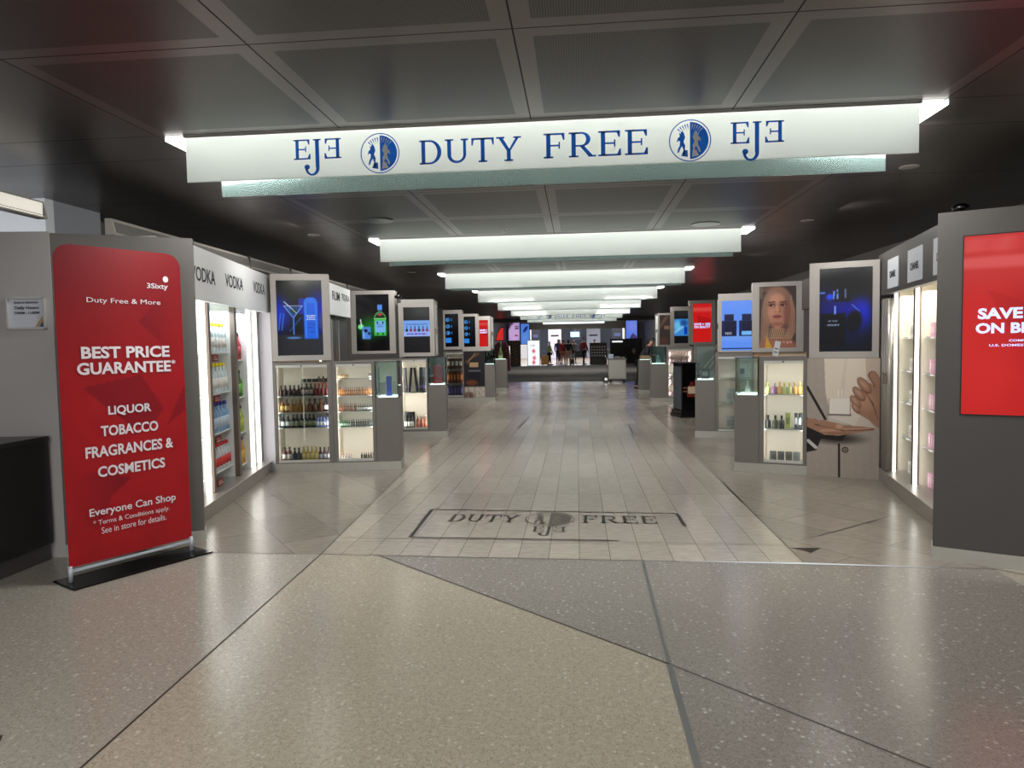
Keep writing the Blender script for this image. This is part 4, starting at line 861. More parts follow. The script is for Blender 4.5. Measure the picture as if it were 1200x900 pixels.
mini(.055, .010, (190, 150, 110), (120, 60, 40), (220, 200, 180), .765, .86, 5, 1.112, 'tiny pale bottle at the left of the top glass shelf in the narrow cabinet', 2)
mini(.065, .010, (80, 70, 66), (40, 36, 40), (200, 200, 200), 1.125, 1.15, 2, 1.112, 'tiny dark capped bottle at the right of the top glass shelf in the narrow cabinet', 2)
mini(.10, .0095, (176, 100, 44), (150, 74, 40), (206, 140, 80), .762, 1.15, 18, .911, 'small orange bottle in the full row on the second shelf of the narrow cabinet')
mini(.10, .010, (110, 60, 36), (70, 36, 28), (150, 100, 70), .762, .96, 9, .718, 'small brown bottle on the left of the third shelf of the narrow cabinet')
mini(.09, .011, (44, 30, 30), (120, 110, 110), (206, 206, 206), .99, 1.15, 7, .718, 'small black white labelled bottle, right on the third shelf of the narrow cabinet')
mini(.08, .012, (40, 110, 66), (44, 90, 60), (190, 210, 196), .765, .87, 5, .528, 'small green bottle with pale label on the fourth shelf of the narrow cabinet')
mini(.09, .011, (30, 40, 38), (40, 46, 46), (90, 100, 96), .90, 1.15, 10, .528, 'small dark green bottle on the fourth shelf of the narrow cabinet')
mini(.075, .011, (214, 190, 190), (190, 60, 70), (226, 214, 214), .775, .88, 5, .122, 'small pink capped bottle on the floor of the narrow cabinet')
mini(.085, .012, (44, 32, 30), (110, 40, 44), (70, 60, 50), 1.01, 1.15, 6, .122, 'small dark bottle at the bottom right of the narrow cabinet')
o = MB().box(-.038, -.03, 0, .038, .03, .25, bev=.003).build('gift_box', mat('blue_box', (32, 66, 190), .35), None, fr(pA, 1.36, .13, .893), L1A + .1); tag(o, 'bright blue upright gift box inside the pedestal showcase on the left', 'box')
MB().box(-.0385, -.0315, 0, -.033, .031, .251).box(.033, -.0315, 0, .0385, .031, .251).box(-.0385, -.0315, .243, .0385, .031, .252).build('silver_edge', CHROME, o)
s1 = screen_box('advertising_screen', 'screen showing a martini glass and a blue bottle above the first left cabinet', L1O, L1A, 0, .675, 1.345, 2.385, (.065, .592, 1.41, 2.31), im_martini, .26, rel=R_(9), nx=90, ny=160)

# ---- second left unit between the wings
V2O, V2A = (-3.42, 8.55), math.atan2(2.05, -.25)
v2 = wall_unit('wall_shelving', 'recessed wall shelving with RUM and TEQUILA header between the left screens', V2O, V2A, -.1, 2.4, (1.93, 2.36), None, [(.9, .95), (1.5, 1.55)], [(.62, .66, -.03, -.01)], [[.5, .9, 1.3], [.5, .9, 1.3]], [(.0, .9), (.96, 1.5)], mat('tan_lining', (150, 130, 112), .5), mat('led_warm', (255, 214, 190), .5, emit=2.2))
MB().box(1.0, -.04, .13, 2.35, .0, 1.95).build('dark_shutter', GREY_D, v2)
MB().box(-.1, -.12, 1.96, 2.27, -.06, 2.40, bev=.003).build('header_panel', mat('header_white', (240, 243, 245), .45), v2)
text('lettering', 'RUM', 1.02, 1.50, 2.17, 2.30, -.122, INK, v2, bold=.01, depth=.001); text('lettering', 'TEQUILA', 1.62, 2.20, 2.19, 2.30, -.122, INK, v2, bold=.01, depth=.001)
MB().box(1.25, -.05, .3, 1.28, -.04, 1.9).box(1.7, -.05, .3, 1.72, -.04, 1.9).build('shutter_rib', FRAME, v2)

# ---- second left wing
cx_ = Vector((-2.13, 11.17)); L2A = R_(7.1); L2O = (cx_.x - 1.5 * math.cos(L2A), cx_.y - 1.5 * math.sin(L2A))
c2a = glass_cabinet('glass_cabinet', 'grey cabinet below the gin screen, mostly hidden behind the first left showcase', L2O, L2A, 0, .76, 1.30, (.06, .70, .14, 1.27), [.53, .9], lit=2)
c2b = glass_cabinet('glass_cabinet', 'brightly lit white cabinet with black boxes and rose bottles in the second left wing', L2O, L2A, .763, 1.205, 1.30, (.79, 1.18, .14, 1.275), [.735], lit=9)
p2 = pedestal('grey pedestal showcase holding a red box, at the end of the second left wing', L2O, L2A, 1.208, 1.5, .86, 1.31)
g = screen_box('advertising_screen', 'screen showing a green gin bottle and a glass, second screen on the left', L2O, L2A, -.01, .70, 1.385, 2.40, (.07, .605, 1.43, 2.34), im_gin, .3)
k = screen_box('advertising_screen', 'screen with a row of small bottles on a blue band, third screen on the left', L2O, L2A, .80, 1.33, 1.33, 2.25, (.832, 1.256, 1.39, 2.125), im_rack, .78)
side_tower(k, 1.33, 0, .78, 1.33, 2.25, 1)
MB().box(.74, .1, 1.31, .79, .5, 2.2).build('side_panel', STEEL, k)
for a, b in ((.84, -.04), (.89, .10), (1.02, -.10), (1.07, .03), (1.115, -.03), (1.155, 0)):
    o = MB().box(-.019, -.03, 0, .019, .03, .40, bev=.002).build('gift_box', mat('black_box', (20, 18, 26), .35), None, fr(c2b, a, .12, .748), L2A); o.rotation_euler[1] = b
    tag(o, 'tall black bottle gift box leaning on the shelf of the bright white left cabinet', 'box', 'tall black boxes in the bright left cabinet')
    MB().box(-.012, -.032, .06, .012, -.029, .10).build('label', mat('violet_label', (70, 60, 100), .4), o)
put_bottles(c2b, ('spirit', .23, .026, (30, 26, 30), (24, 24, 26), (206, 206, 206)), rng(.83, .93, 3), .09, .145, 'black bottle with silver label on the floor of the bright white left cabinet', 'black bottles in the bright left cabinet')
put_bottles(c2b, ('spirit', .22, .028, (150, 70, 56), (200, 196, 190), (170, 90, 74)), rng(1.02, 1.15, 3), .09, .145, 'rose copper bottle on the floor of the bright white left cabinet', 'rose bottles in the bright left cabinet')
put_boxes(c2b, (.17, .03, .27, (24, 22, 26), None), [.88], .16, .145, 'wide black carton standing behind the black bottles in the bright left cabinet', None)
o = MB().box(-.075, -.05, 0, .075, .05, .30, bev=.004).build('gift_box', mat('red_box', (130, 24, 38), .35), None, fr(p2, 1.355, .16, .873), L2A); tag(o, 'dark red gift box inside the second pedestal showcase on the left', 'box')
MB().lathe([(.02, 0), (.024, .01), (.01, .03)], n=10).build('knob', CHROME, o, (0, 0, .30))

# ---- third left wing, far
c3 = (-2.18, 18.28); L3A = 0; L3O = (c3[0] - 1.25, c3[1])
c3a = glass_cabinet('glass_cabinet', 'far left cabinet stacked with brown and orange whisky cartons', L3O, L3A, -.1, .43, 1.33, (-.05, .40, .13, 1.29), [.48, .87], lit=1.2)
put_boxes(c3a, (.10, .08, .27, (74, 40, 30), (200, 190, 180)), rng(.02, .34, 4), .09, .876, 'brown carton with white label on the top shelf of the far left cabinet', 'brown cartons in the far left cabinet')
put_boxes(c3a, (.075, .07, .32, (90, 44, 30), (196, 110, 50)), rng(.0, .35, 5), .09, .486, 'orange and brown tube carton on the middle shelf of the far left cabinet', 'orange cartons in the far left cabinet')
put_boxes(c3a, (.08, .07, .29, (60, 50, 84), (90, 80, 130)), rng(.0, .35, 5), .09, .136, 'purple carton on the lowest shelf of the far left cabinet', 'purple cartons in the far left cabinet')
def mural(name, label, O, an, x0, x1, z0, z1, fn, nx, ny, depth=.3):
    t = thing(name, label, 'poster', (O[0], O[1], 0), an); MB().box(x0, 0, 0, x1, depth, z1 + .005).build('backing', GREY, t); paint('picture', x0, x1, z0, z1, -.004, fn, PRINT, t, nx, ny); return t
m3 = mural('mural_poster', 'dark whisky poster with a glass over pale stones, far left wing', L3O, L3A, .44, .99, .09, 1.33, im_whisky_mural, 40, 90)
p3_ = pedestal('far left pedestal showcase holding dark bottles, beside the whisky poster', L3O, L3A, .99, 1.25, .98, 1.36, lit=0)
MB().box(.44, -.012, 0, .99, 0, .09).build('kick_plate', KICK, m3)
put_bottles(p3_, ('spirit', .3, .05, (20, 24, 26), (14, 14, 14), (60, 60, 60)), [1.08, 1.16], .12, .995, 'tall dark bottle in the far left pedestal showcase', 'dark bottles in the far left showcase')
sa = screen_box('advertising_screen', 'narrow screen with a column of blue discs, fourth on the left', (-3.53, 18.28), 0, 0, .495, 1.385, 2.43, (.05, .41, 1.46, 2.33), im_circles, .3, nx=30, ny=60)
sb = screen_box('advertising_screen', 'narrow screen with dim blue discs, fifth on the left', (-3.03, 18.28), 0, 0, .425, 1.338, 2.32, (.05, .36, 1.45, 2.25), im_circles, .3, nx=30, ny=60)
sc_ = screen_box('advertising_screen', 'small red sale screen, sixth and farthest on the left wing', (-2.60, 18.28), 0, 0, .33, 1.338, 2.25, (.03, .27, 1.45, 2.15), im_redad, .7, nx=30, ny=60)
side_tower(sc_, .34, 0, .7, 1.38, 2.3, 1)
for tx, z in (('SAVE +', 1.86), ('ON BEAUTY', 1.80)): text('lettering', tx, .05, .25, z, z + .045, .012, SVT, sc_, bold=.03, depth=.001)
p4 = pedestal('small farthest left pedestal showcase with a yellowish bottle inside', (-2.70, 22.2), 0, 0, .44, 1.02, 1.5, lit=0)
put_bottles(p4, ('spirit', .36, .07, (170, 170, 100), (150, 150, 110), (190, 186, 130)), [.24], .15, 1.035, 'pale yellow bottle in the farthest left pedestal showcase', None)

# ---- right hand: pink fragrance wall
C_O, C_A = (3.33, 7.70), math.atan2(-1.2, -.23)
RL = mat('cream_lining', (206, 200, 184), .5)
cha = wall_unit('wall_shelving', 'cream lit fragrance shelving wall with small white window headers on the right', C_O, C_A, .0, 2.35, (1.95, 2.38), None,
                [(.17, .23), (.95, 1.01), (1.70, 1.76)], [(.235, .31, -.05, -.035), (1.015, 1.09, -.05, -.035), (1.765, 1.84, -.05, -.035)], [[.50, .85, 1.17, 1.50], [.50, .85, 1.17, 1.50], [.50, .85, 1.17, 1.50]], [(.235, .945), (1.015, 1.695), (1.765, 2.3)], RL, LED, px=(-.02, 2.35), sh_m=SHELFG)
MB().box(0.0, -.15, 1.94, 2.35, -.06, 2.37, bev=.004).build('header_panel', GREY_D, cha)
for a, b in ((.42, .84), (1.17, 1.62), (1.93, 2.33)):
    MB().box(a, -.156, 1.985, b, -.149, 2.27, bev=.0).build('header_window', mat('header_window', (196, 200, 206), .4, emit=.12), cha)
    text('lettering', 'CHANEL', a + .09, b - .09, 2.085, 2.15, -.158, INK, cha, bold=.02, depth=.001)
for x in (.0, .10, .20, .30):
    MB().tube((x, -.10, .14), (x, -.10, 1.90), .042).build('shutter_roll', STEEL, cha)
MB().box(.27, -.155, 1.03, .34, -.135, 1.15, bev=.004).build('shutter_lock', CHROME, cha)
for x, e in ((.5, 4.2), (1.25, 4.2), (1.95, 3.5)): area('shelf_lamp', fr(cha, x, .14, 1.92), .6, .2, e, (0, 0, C_A), (1, .94, .84))
rs = random.Random(3)
zn = {1.5: 'top', 1.17: 'second', .85: 'third', .5: 'fourth', .135: 'lowest'}
for z in (1.5, 1.17, .85, .5, .135):
    put_boxes(cha, (.05, .04, .12, (226, 224, 218), (200, 196, 190)), [.42, .48, .54], .08, z, f'white perfume carton on the {zn[z]} shelf of the first right bay', f'white cartons on the {zn[z]} shelf')
    put_bottles(cha, ('perfume', .12, .028, (120, 116, 110) if z != 1.5 else (200, 200, 200), (20, 20, 22), (210, 206, 200)), [.64, .72], .07, z, f'square perfume bottle with black cap on the {zn[z]} shelf of the first right bay', f'perfume bottles on the {zn[z]} shelf', 'perfume bottle', 'perfume_bottle')
    put_boxes(cha, (.06, .05, .13, (222, 170, 196), (236, 200, 216)), [1.12, 1.19, 1.26], .08, z, f'pink perfume carton on the {zn[z]} shelf of the second right bay', f'pink cartons on the {zn[z]} shelf')
    put_boxes(cha, (.05, .05, .14, (232, 224, 226), (190, 180, 200)), [1.35, 1.42, 1.49], .08, z, f'pale carton beside the pink ones on the {zn[z]} shelf of the second right bay', f'pale cartons on the {zn[z]} shelf')

# ---- first right wing
R1O = (1.79, 8.15); R1A = math.atan2(-.28, .72)
pr = pedestal('grey pedestal showcase with a small white bottle, at the end of the first right cabinets', R1O, R1A, 0, .265, .875, 1.30, lit=3)
cr1 = glass_cabinet('glass_cabinet', 'cream lit glass cabinet of perfume bottles under the portrait poster on the right', R1O, R1A, .268, .765, 1.31, (.318, .728, .12, 1.265), [.49, .88], lit=6)
m1 = mural('mural_poster', 'large beige mural of two hands around a glass flacon and an open coat, right side', R1O, R1A, .768, 1.475, .0, 1.288, im_mural, 190, 340, depth=.14)
s5 = screen_box('advertising_screen', 'dark screen with deep blue perfume images above the hands mural', R1O, R1A, .785, 1.46, 1.292, 2.315, (.885, 1.395, 1.36, 2.25), im_perfumedark, .14, nx=90, ny=150)
b_ = put_bottles(pr, ('champagne', .15, .03, (226, 226, 216), (220, 200, 150), None), [.13], .12, .89, 'small white gold topped bottle inside the right pedestal showcase', None, 'perfume bottle', 'perfume_bottle')
for z, sp, xs, lb in ((.886, ('perfume', .13, .026, (190, 196, 130), (200, 190, 90), (206, 206, 150)), (.35, .53, .58), 'yellow green perfume bottle on the upper glass shelf of the cream right cabinet'),
                      (.886, ('perfume', .13, .032, (160, 110, 160), (190, 170, 190), None), (.42,), 'purple round perfume bottle on the upper glass shelf of the cream right cabinet'),
                      (.886, ('perfume', .14, .026, (214, 160, 90), (210, 180, 120), None), (.475, .64, .69), 'orange perfume bottle on the upper glass shelf of the cream right cabinet'),
                      (.496, ('perfume', .15, .030, (30, 34, 36), (16, 16, 18), None), (.355, .50), 'black perfume bottle on the lower glass shelf of the cream right cabinet'),
                      (.496, ('perfume', .15, .030, (70, 80, 56), (20, 20, 20), (150, 150, 120)), (.43,), 'dark green perfume bottle between black ones on the lower shelf of the cream right cabinet')):
    put_bottles(cr1, sp, xs, .10, z, lb, lb + ' row', 'perfume bottle', 'perfume_bottle')
put_boxes(cr1, (.05, .05, .18, (160, 170, 90), (120, 130, 60)), [.565], .10, .496, 'tall olive green perfume carton on the lower shelf of the cream right cabinet', None)
put_boxes(cr1, (.035, .05, .18, (44, 46, 52), (180, 184, 190)), [.65, .695], .10, .496, 'tall black perfume carton at the right of the lower shelf of the cream right cabinet', 'tall black cartons')
put_boxes(cr1, (.072, .05, .11, (96, 96, 98), (80, 80, 82)), rng(.41, .66, 4), .10, .126, 'grey carton on the floor of the cream right cabinet', 'grey cartons on the cabinet floor')
o = MB().box(-.03, -.004, 0, .03, .004, .17).build('leaflet_holder', mat('clear_white', (215, 215, 218), .2), None, fr(cr1, .43, .05, 1.315), R1A); o.rotation_euler[1] = .2
tag(o, 'small white leaflet holder standing on top of the cream right cabinet', 'leaflet holder'); MB().box(-.02, -.006, .04, .02, -.004, .05).box(-.02, -.006, .08, .02, -.004, .09).build('print_lines', INK, o)

# ---- second right wing
R2O = (1.82, 11.0); R2A = math.atan2(-.15, .73)
pr2 = pedestal('grey pedestal showcase with a wide glass top and cool lights, second on the right', R2O, R2A, 0, .30, .895, 1.42, lit=3)
cr2 = glass_cabinet('glass_cabinet', 'dim glass cabinet with white cartons under the blue jar screen on the right', R2O, R2A, .303, .86, 1.31, (.345, .83, .107, 1.25), [.53, .92], lit=1.2)
m2 = mural('mural_poster', 'beige mural strip under the portrait poster, behind the cream right cabinet', R2O, R2A, .863, 1.60, 0, 1.31, im_beige_mural, 40, 60)
s6 = screen_box('advertising_screen', 'bright blue screen showing two dark cosmetic jars on the right', R2O, R2A, .345, .90, 1.32, 2.21, (.395, .85, 1.345, 2.10), im_twojars, .78)
side_tower(s6, .345, 0, .78, 1.32, 2.21, -1)
s7 = screen_box('portrait_poster', 'framed portrait poster of a woman with long light hair and a necklace', R2O, R2A, .835, 1.55, 1.315, 2.355, (.935, 1.45, 1.378, 2.29), im_portrait, .3, y=-.06, nx=130, ny=230, poster=True)
for z, w in ((.113, 'lowest'), (.53, 'middle')): put_boxes(cr2, (.08, .06, .22, (200, 204, 206), (170, 174, 178)), [.50, .59, .68], .12, z, f'white carton on the {w} level of the dim right cabinet', f'white cartons on the {w} level')
put_boxes(cr2, (.09, .06, .2, (190, 194, 196), (40, 44, 48)), [.70], .12, .92, 'white carton with dark print on the top shelf of the dim right cabinet', None)
put_boxes(pr2, (.12, .08, .16, (40, 44, 50), (120, 126, 130)), [.15], .14, .91, 'dark perfume carton inside the second right pedestal showcase', None)
# recess between the right wings
V3O, V3A = (3.45, 10.9), math.atan2(-2.0, -.2)
v3 = wall_unit('wall_shelving', 'dark recessed shelving with a folded white shutter between the right screens', V3O, V3A, -.1, 2.35, (1.93, 2.36), None, [(.5, .54), (1.3, 1.34)], [], [[.5, 1.0, 1.5], [.5, 1.0, 1.5]], [(.0, .5), (.55, 1.3)], GREY_D, LED, sh_m=GREY_D)
MB().box(-.1, -.12, 1.93, 2.3, -.06, 2.36, bev=.003).build('header_panel', GREY_D, v3)
for x in (1.75, 1.82, 1.89): MB().tube((x, -.08, .14), (x, -.08, 1.90), .028).build('shutter_roll', WHITE, v3)
# ---- third right wing, far
R3O = (1.83, 17.5)
pr3 = pedestal('far right pedestal showcase with a pale product and red base in it', R3O, 0, 0, .37, .95, 1.38, lit=3)
put_bottles(pr3, ('perfume', .3, .06, (120, 150, 150), (90, 110, 120), (200, 60, 60)), [.2], .14, .965, 'teal bottle with red label in the far right pedestal showcase', None, 'perfume bottle', 'perfume_bottle')
cr3 = glass_cabinet('glass_cabinet', 'bright pink lit cabinet with rows of small cosmetics, far right wing', R3O, 0, .373, 1.02, 1.37, (.42, .98, .13, 1.30), [.42, .60, .95, 1.12], lit=9)
for z, n, c, w in ((.136, 6, (196, 120, 130), 'lowest'), (.426, 6, (200, 150, 160), 'fourth'), (.606, 6, (90, 80, 84), 'third'), (.956, 7, (170, 120, 126), 'second'), (1.126, 7, (190, 150, 150), 'top')):
    put_boxes(cr3, (.055, .05, .12, c, (226, 200, 206)), rng(.47, .93, n), .09, z, f'small cosmetics box on the {w} shelf of the far pink cabinet', f'cosmetics boxes on the {w} far shelf', 'cosmetics box')
m4 = mural('mural_poster', 'poster of windswept hair beyond the black bottle stand on the right', (2.86, 17.47), 0, 0, 1.2, .0, 1.40, im_hair_mural, 40, 60)
r3 = screen_box('advertising_screen', 'red sale screen for beauty in the far right wing', (2.77, 17.45), 0, 0, .60, 1.41, 2.49, (.07, .52, 1.47, 2.41), im_redad, .3, nx=40, ny=60, fm=GREY)
for tx, z in (('SAVE + 20%', 1.88), ('ON BEAUTY', 1.81)): text('lettering', tx, .1, .49, z, z + .06, .012, SVT, r3, bold=.03, depth=.001)
r4 = screen_box('advertising_screen', 'screen with pale blue cosmetics picture in the far right wing', (2.335, 17.5), 0, 0, .43, 1.36, 2.35, (.06, .40, 1.45, 2.25), im_blue_product, .3, nx=40, ny=60, fm=GREY)
r5 = screen_box('brown_poster', 'dark brown picture panel, farthest left of the far right wing', (2.01, 17.5), 0, 0, .32, 1.375, 2.2, (.03, .29, 1.42, 2.15), im_brown, .75, nx=30, ny=50, poster=True, fm=GREY)
side_tower(r5, 0, 0, .75, 1.36, 2.22, -1)
p5 = pedestal('small farthest right pedestal with a cardboard tray on top', (1.80, 20.5), 0, 0, .36, .98, 1.0, lit=0)
o = MB().box(-.14, -.1, 0, .14, .1, .015).box(-.14, -.1, .015, .14, -.09, .10).box(-.14, .09, .015, .14, .1, .10).box(-.14, -.1, .015, -.13, .1, .10).box(.13, -.1, .015, .14, .1, .10).build('cardboard_tray', mat('cardboard', (176, 150, 116), .7), None, (1.98, 20.62, 1.0)); tag(o, 'open cardboard tray on the small farthest right pedestal', 'tray')
# black bottle display stand
kx = thing('display_stand', 'black floor stand shaped with a stepped base and a red bottle picture on its front', 'display stand', (2.04, 13.85, 0), R_(14))
MB().box(0, 0, .12, .38, .45, 1.06, bev=.005).box(-.03, -.03, .06, .40, .48, .14, bev=.004).box(-.05, -.05, 0, .42, .50, .07, bev=.004).build('body', BLACKGLOSS, kx)
MB().box(-.008, .03, .16, -.001, .42, 1.0).build('side_panel', mat('stand_side', (70, 76, 84), .4), kx)
MB().box(-.01, -.01, 1.06, .43, .46, 1.08).build('top', mat('stand_top', (30, 30, 32), .3), kx)
def bottle_relief(m, prof, x, z, s): m.prism([(x - w * s, z + h * s) for w, h in prof] + [(x + w * s, z + h * s) for w, h in prof[::-1]], 'y', -.02, 0); return m
bottle_relief(MB(), [(.5, 0), (.55, .1), (.55, 1.1), (.4, 1.3), (.2, 1.4), (.2, 1.75)], .20, .40, .17).build('bottle_relief', mat('relief_red', (120, 36, 32), .35), kx)
MB().box(.115, -.024, .47, .285, -.019, .61).build('relief_label', mat('relief_cream', (206, 186, 160), .5), kx)
MB().box(.02, -.012, .50, .38, -.002, .53).box(.02, -.012, .57, .38, -.002, .60).build('relief_band', mat('relief_copper', (120, 80, 70), .4), kx)
# ------------------------------------------------------------------ service cart
ca = thing('service_cart', 'pale grey service cart on black wheels in the middle distance right of centre', 'cart', (1.16, 26.0, 0), 0)
MB().box(0, 0, .14, .64, .5, .86, bev=.01).build('cabinet', mat('cart_grey', (168, 166, 158), .5), ca)
MB().box(.04, -.012, .2, .60, -.002, .80).build('door', mat('cart_door', (176, 174, 166), .5), ca)
MB().box(-.03, .0, .86, .68, .5, .90, bev=.006).build('worktop', GREY_D, ca)
def wheel(p, r, w): return MB().tube((p[0] - w / 2, p[1], p[2]), (p[0] + w / 2, p[1], p[2]), r, n=16)
for x in (.08, .56):
    for y in (.04, .44): wheel((x, y, .07), .07, .05).build('wheel', BLACK, ca)
MB().tube((-.10, .02, .14), (-.10, .08, .14), .14, n=20).build('side_wheel', BLACK, ca); MB().tube((-.10, .015, .14), (-.10, .0, .14), .06, n=14).build('wheel_hub', CHROME, ca)
MB().tube((-.06, .1, .86), (-.12, .1, 1.02), .012).tube((-.12, .1, 1.02), (-.12, .4, 1.02), .012).build('handle', CHROME, ca)
for x, w, h, c, lb in ((.10, .18, .16, (190, 200, 216), 'white and blue bin of supplies on the left of the service cart'), (.34, .20, .08, (120, 116, 112), 'low grey tray on the middle of the service cart top'), (.54, .14, .05, (150, 130, 110), 'flat tan pack at the right of the service cart top')):
    o = MB().box(-w / 2, -.12, 0, w / 2, .12, h, bev=.004).box(-w / 2 + .02, -.125, h * .3, w / 2 - .02, -.119, h * .6).build('supply_bin', mat('bin_%d' % c[0], c, .5), None, (1.16 + x, 26.25, .9)); tag(o, lb, 'bin')

# ------------------------------------------------------------------ people
def skin_mesh(name, verts, edges, radii, m, parent, root=0, sub=1):
    me = bpy.data.meshes.new(name); me.from_pydata(verts, edges, []); o = bpy.data.objects.new(name, me); COL.objects.link(o)
    md = o.modifiers.new('k', 'SKIN'); md.use_smooth_shade = True
    for v, r in zip(me.skin_vertices[0].data, radii): v.radius = (r, r) if not isinstance(r, tuple) else r
    for i, v in enumerate(me.skin_vertices[0].data): v.use_root = (i == root)
    if sub: sd = o.modifiers.new('s', 'SUBSURF'); sd.levels = sub; sd.render_levels = sub
    dg = bpy.context.evaluated_depsgraph_get(); e = bpy.data.meshes.new_from_object(o.evaluated_get(dg)); bpy.data.objects.remove(o)
    e.materials.clear(); e.materials.append(m)
    for p in e.polygons: p.use_smooth = True
    return link(name, e, parent)
def person(loc, rz, H, label, top, legs, hair, lean=0., arms=((.10, -.02), (-.10, -.02)), stride=.1, skinc=(176, 130, 108), longhair=False, skirt=False, group=None, elbow=None):
    """standing or leaning figure facing local -y"""
    t = thing('person', label, 'person', (loc[0], loc[1], loc[2]), rz, group); k = H / 1.72
    cl, sl = math.cos(lean), math.sin(lean); hipz = .90
    def B(x, y, z):                                  # upper-body point, bent forward about the hips
        dz = z - hipz
        return (x * k, (y * cl - dz * sl) * k, (hipz + y * sl * 0 + dz * cl) * k)
    P = lambda x, y, z: (x * k, y * k, z * k)
    v = [P(0, 0, .93), B(0, 0, 1.10), B(0, 0, 1.30), B(0, 0, 1.42), B(0, 0, 1.50), B(0, -.01, 1.57), B(0, -.01, 1.66)]; r = [(.15, .11), (.13, .10), (.16, .11), (.12, .09), .055, .075, .075]
    e = [(0, 1), (1, 2), (2, 3), (3, 4), (4, 5), (5, 6)]
    leg_i = {}
    for s_, st in ((1, stride), (-1, -stride)):
        b = len(v); v += [P(s_ * .10, 0, .86), P(s_ * .11, -st * .5 - .01, .48), P(s_ * .11, -st, .09), P(s_ * .12, -st - .12, .035)]; r += [.085, .058, .040, .034]; e += [(0, b), (b, b + 1), (b + 1, b + 2), (b + 2, b + 3)]; leg_i[s_] = b
    arm_i = {}
    for s_, (ey, hy) in zip((1, -1), arms):
        b = len(v)
        el = B(s_ * .25, ey, 1.14); wr = B(s_ * .24, ey + hy - .08, .90) if not elbow else B(s_ * .16, -.34, 1.12)
        v += [B(s_ * .19, 0, 1.40), el, wr]; r += [.055, .042, .028]; e += [(3, b), (b, b + 1), (b + 1, b + 2)]; arm_i[s_] = b
        w = Vector(wr); d = (Vector(wr) - Vector(el)).normalized(); sd = Vector((s_, 0, 0)); nb = len(v)
        v.append(tuple(w + d * .06 * k)); r.append((.030 * k, .014 * k)); e.append((b + 2, nb))
        for q, (off, ln) in enumerate(((-.026, .065), (-.009, .078), (.009, .074), (.026, .058))):
            f0 = w + d * .085 * k + Vector((0, off, 0)) * k; f1 = f0 + d * ln * .55 * k - Vector((s_ * .006, 0, 0)); f2 = f1 + d * ln * .45 * k - Vector((s_ * .014, 0, 0)); n_ = len(v)
            v += [tuple(f0), tuple(f1), tuple(f2)]; r += [.010, .009, .007]; e += [(nb, n_), (n_, n_ + 1), (n_ + 1, n_ + 2)]
        n_ = len(v); th = w + d * .03 * k + Vector((0, -.035 * k, 0)); v += [tuple(th), tuple(th + d * .04 * k + Vector((0, -.012, 0)))]; r += [.011, .008]; e += [(b + 2, n_), (n_, n_ + 1)]
    hz = B(0, -.015, 1.60); rr = []
    for x in r: rr.append(tuple(q * k for q in x) if isinstance(x, tuple) else (x * k, x * k))
    body = skin_mesh('body', v, e, rr, mat('skin_%d' % skinc[0], skinc, .5), t)
    # face and hair follow the head
    hd = MB(); R3 = Matrix.Rotation(lean, 3, 'X')
    def hp(x, y, z): q = R3 @ Vector((x * k, y * k, z * k)); return (hz[0] + q.x, hz[1] + q.y, hz[2] + q.z)
    hair_m = MB(); bm = bmesh.new(); bmesh.ops.create_uvsphere(bm, u_segments=16, v_segments=12, radius=1)
    dele = [q for q in bm.verts if q.co.y < -.35 and q.co.z < .45 or q.co.z < (-.2 if not longhair else -.85)]
    bmesh.ops.delete(bm, geom=dele, context='VERTS')
    for q in bm.verts: q.co = Vector(hp(q.co.x * .088, q.co.y * .100 + .006, q.co.z * (.115 if q.co.z > 0 else (.115 if not longhair else .26)) + .035))
    hair_m.bm(bm, 0, True); hair_m.build('hair', mat('hair_%d' % hair[0], hair, .6), t)
    fm = MB()
    fm.poly([hp(-.012, -.085, -.005), hp(.012, -.085, -.005), hp(0, -.108, -.002)]); fm.poly([hp(-.012, -.085, -.005), hp(0, -.108, -.002), hp(0, -.085, .035)]); fm.poly([hp(.012, -.085, -.005), hp(0, -.085, .035), hp(0, -.108, -.002)])
    fm.build('nose', mat('skin_%d' % skinc[0], skinc, .5), t)
    MB().box(hp(-.022, 0, 0)[0], hp(0, -.089, -.035)[1], hp(0, -.089, -.040)[2], hp(.022, 0, 0)[0], hp(0, -.080, -.035)[1], hp(0, -.089, -.034)[2]).build('mouth', mat('lips', (130, 70, 66), .5), t)
    em = MB()
    for s_ in (-1, 1): em.lathe([(.001, -.006), (.008, 0), (.001, .006)], c=hp(s_ * .03, -.080, .018), n=8)
    em.build('eye', mat('eye_dark', (30, 24, 22), .3), t)
    # clothes
    idx = [0, 1, 2, 3, arm_i[1], arm_i[1] + 1, arm_i[1] + 2, arm_i[-1], arm_i[-1] + 1, arm_i[-1] + 2]; mp = {a: b for b, a in enumerate(idx)}
    V2 = [v[i] for i in idx]; R2_ = [tuple(q * 1.13 + .010 for q in rr[i]) for i in idx]; E2 = [(mp[a], mp[b]) for a, b in e if a in mp and b in mp]
    V2.append(tuple(Vector(v[3]) * .45 + Vector(v[4]) * .55)); R2_.append((.085 * k, .080 * k)); E2.append((3, len(V2) - 1))
    V2[0] = P(0, 0, .90 if not skirt else .62); R2_[0] = (R2_[0][0] * (1.0 if not skirt else 1.35), R2_[0][1] * 1.1)
    for q in (6, 9): V2[q] = tuple(Vector(V2[q - 1]) * .02 + Vector(V2[q]) * .98)
    skin_mesh('jacket' if not skirt else 'dress', V2, E2, R2_, mat('cloth_%d_%d' % (top[0], top[2]), top, .85), t)
    a, b = leg_i[1], leg_i[-1]; idx = [0, a, a + 1, a + 2, b, b + 1, b + 2]; mp = {q: w_ for w_, q in enumerate(idx)}
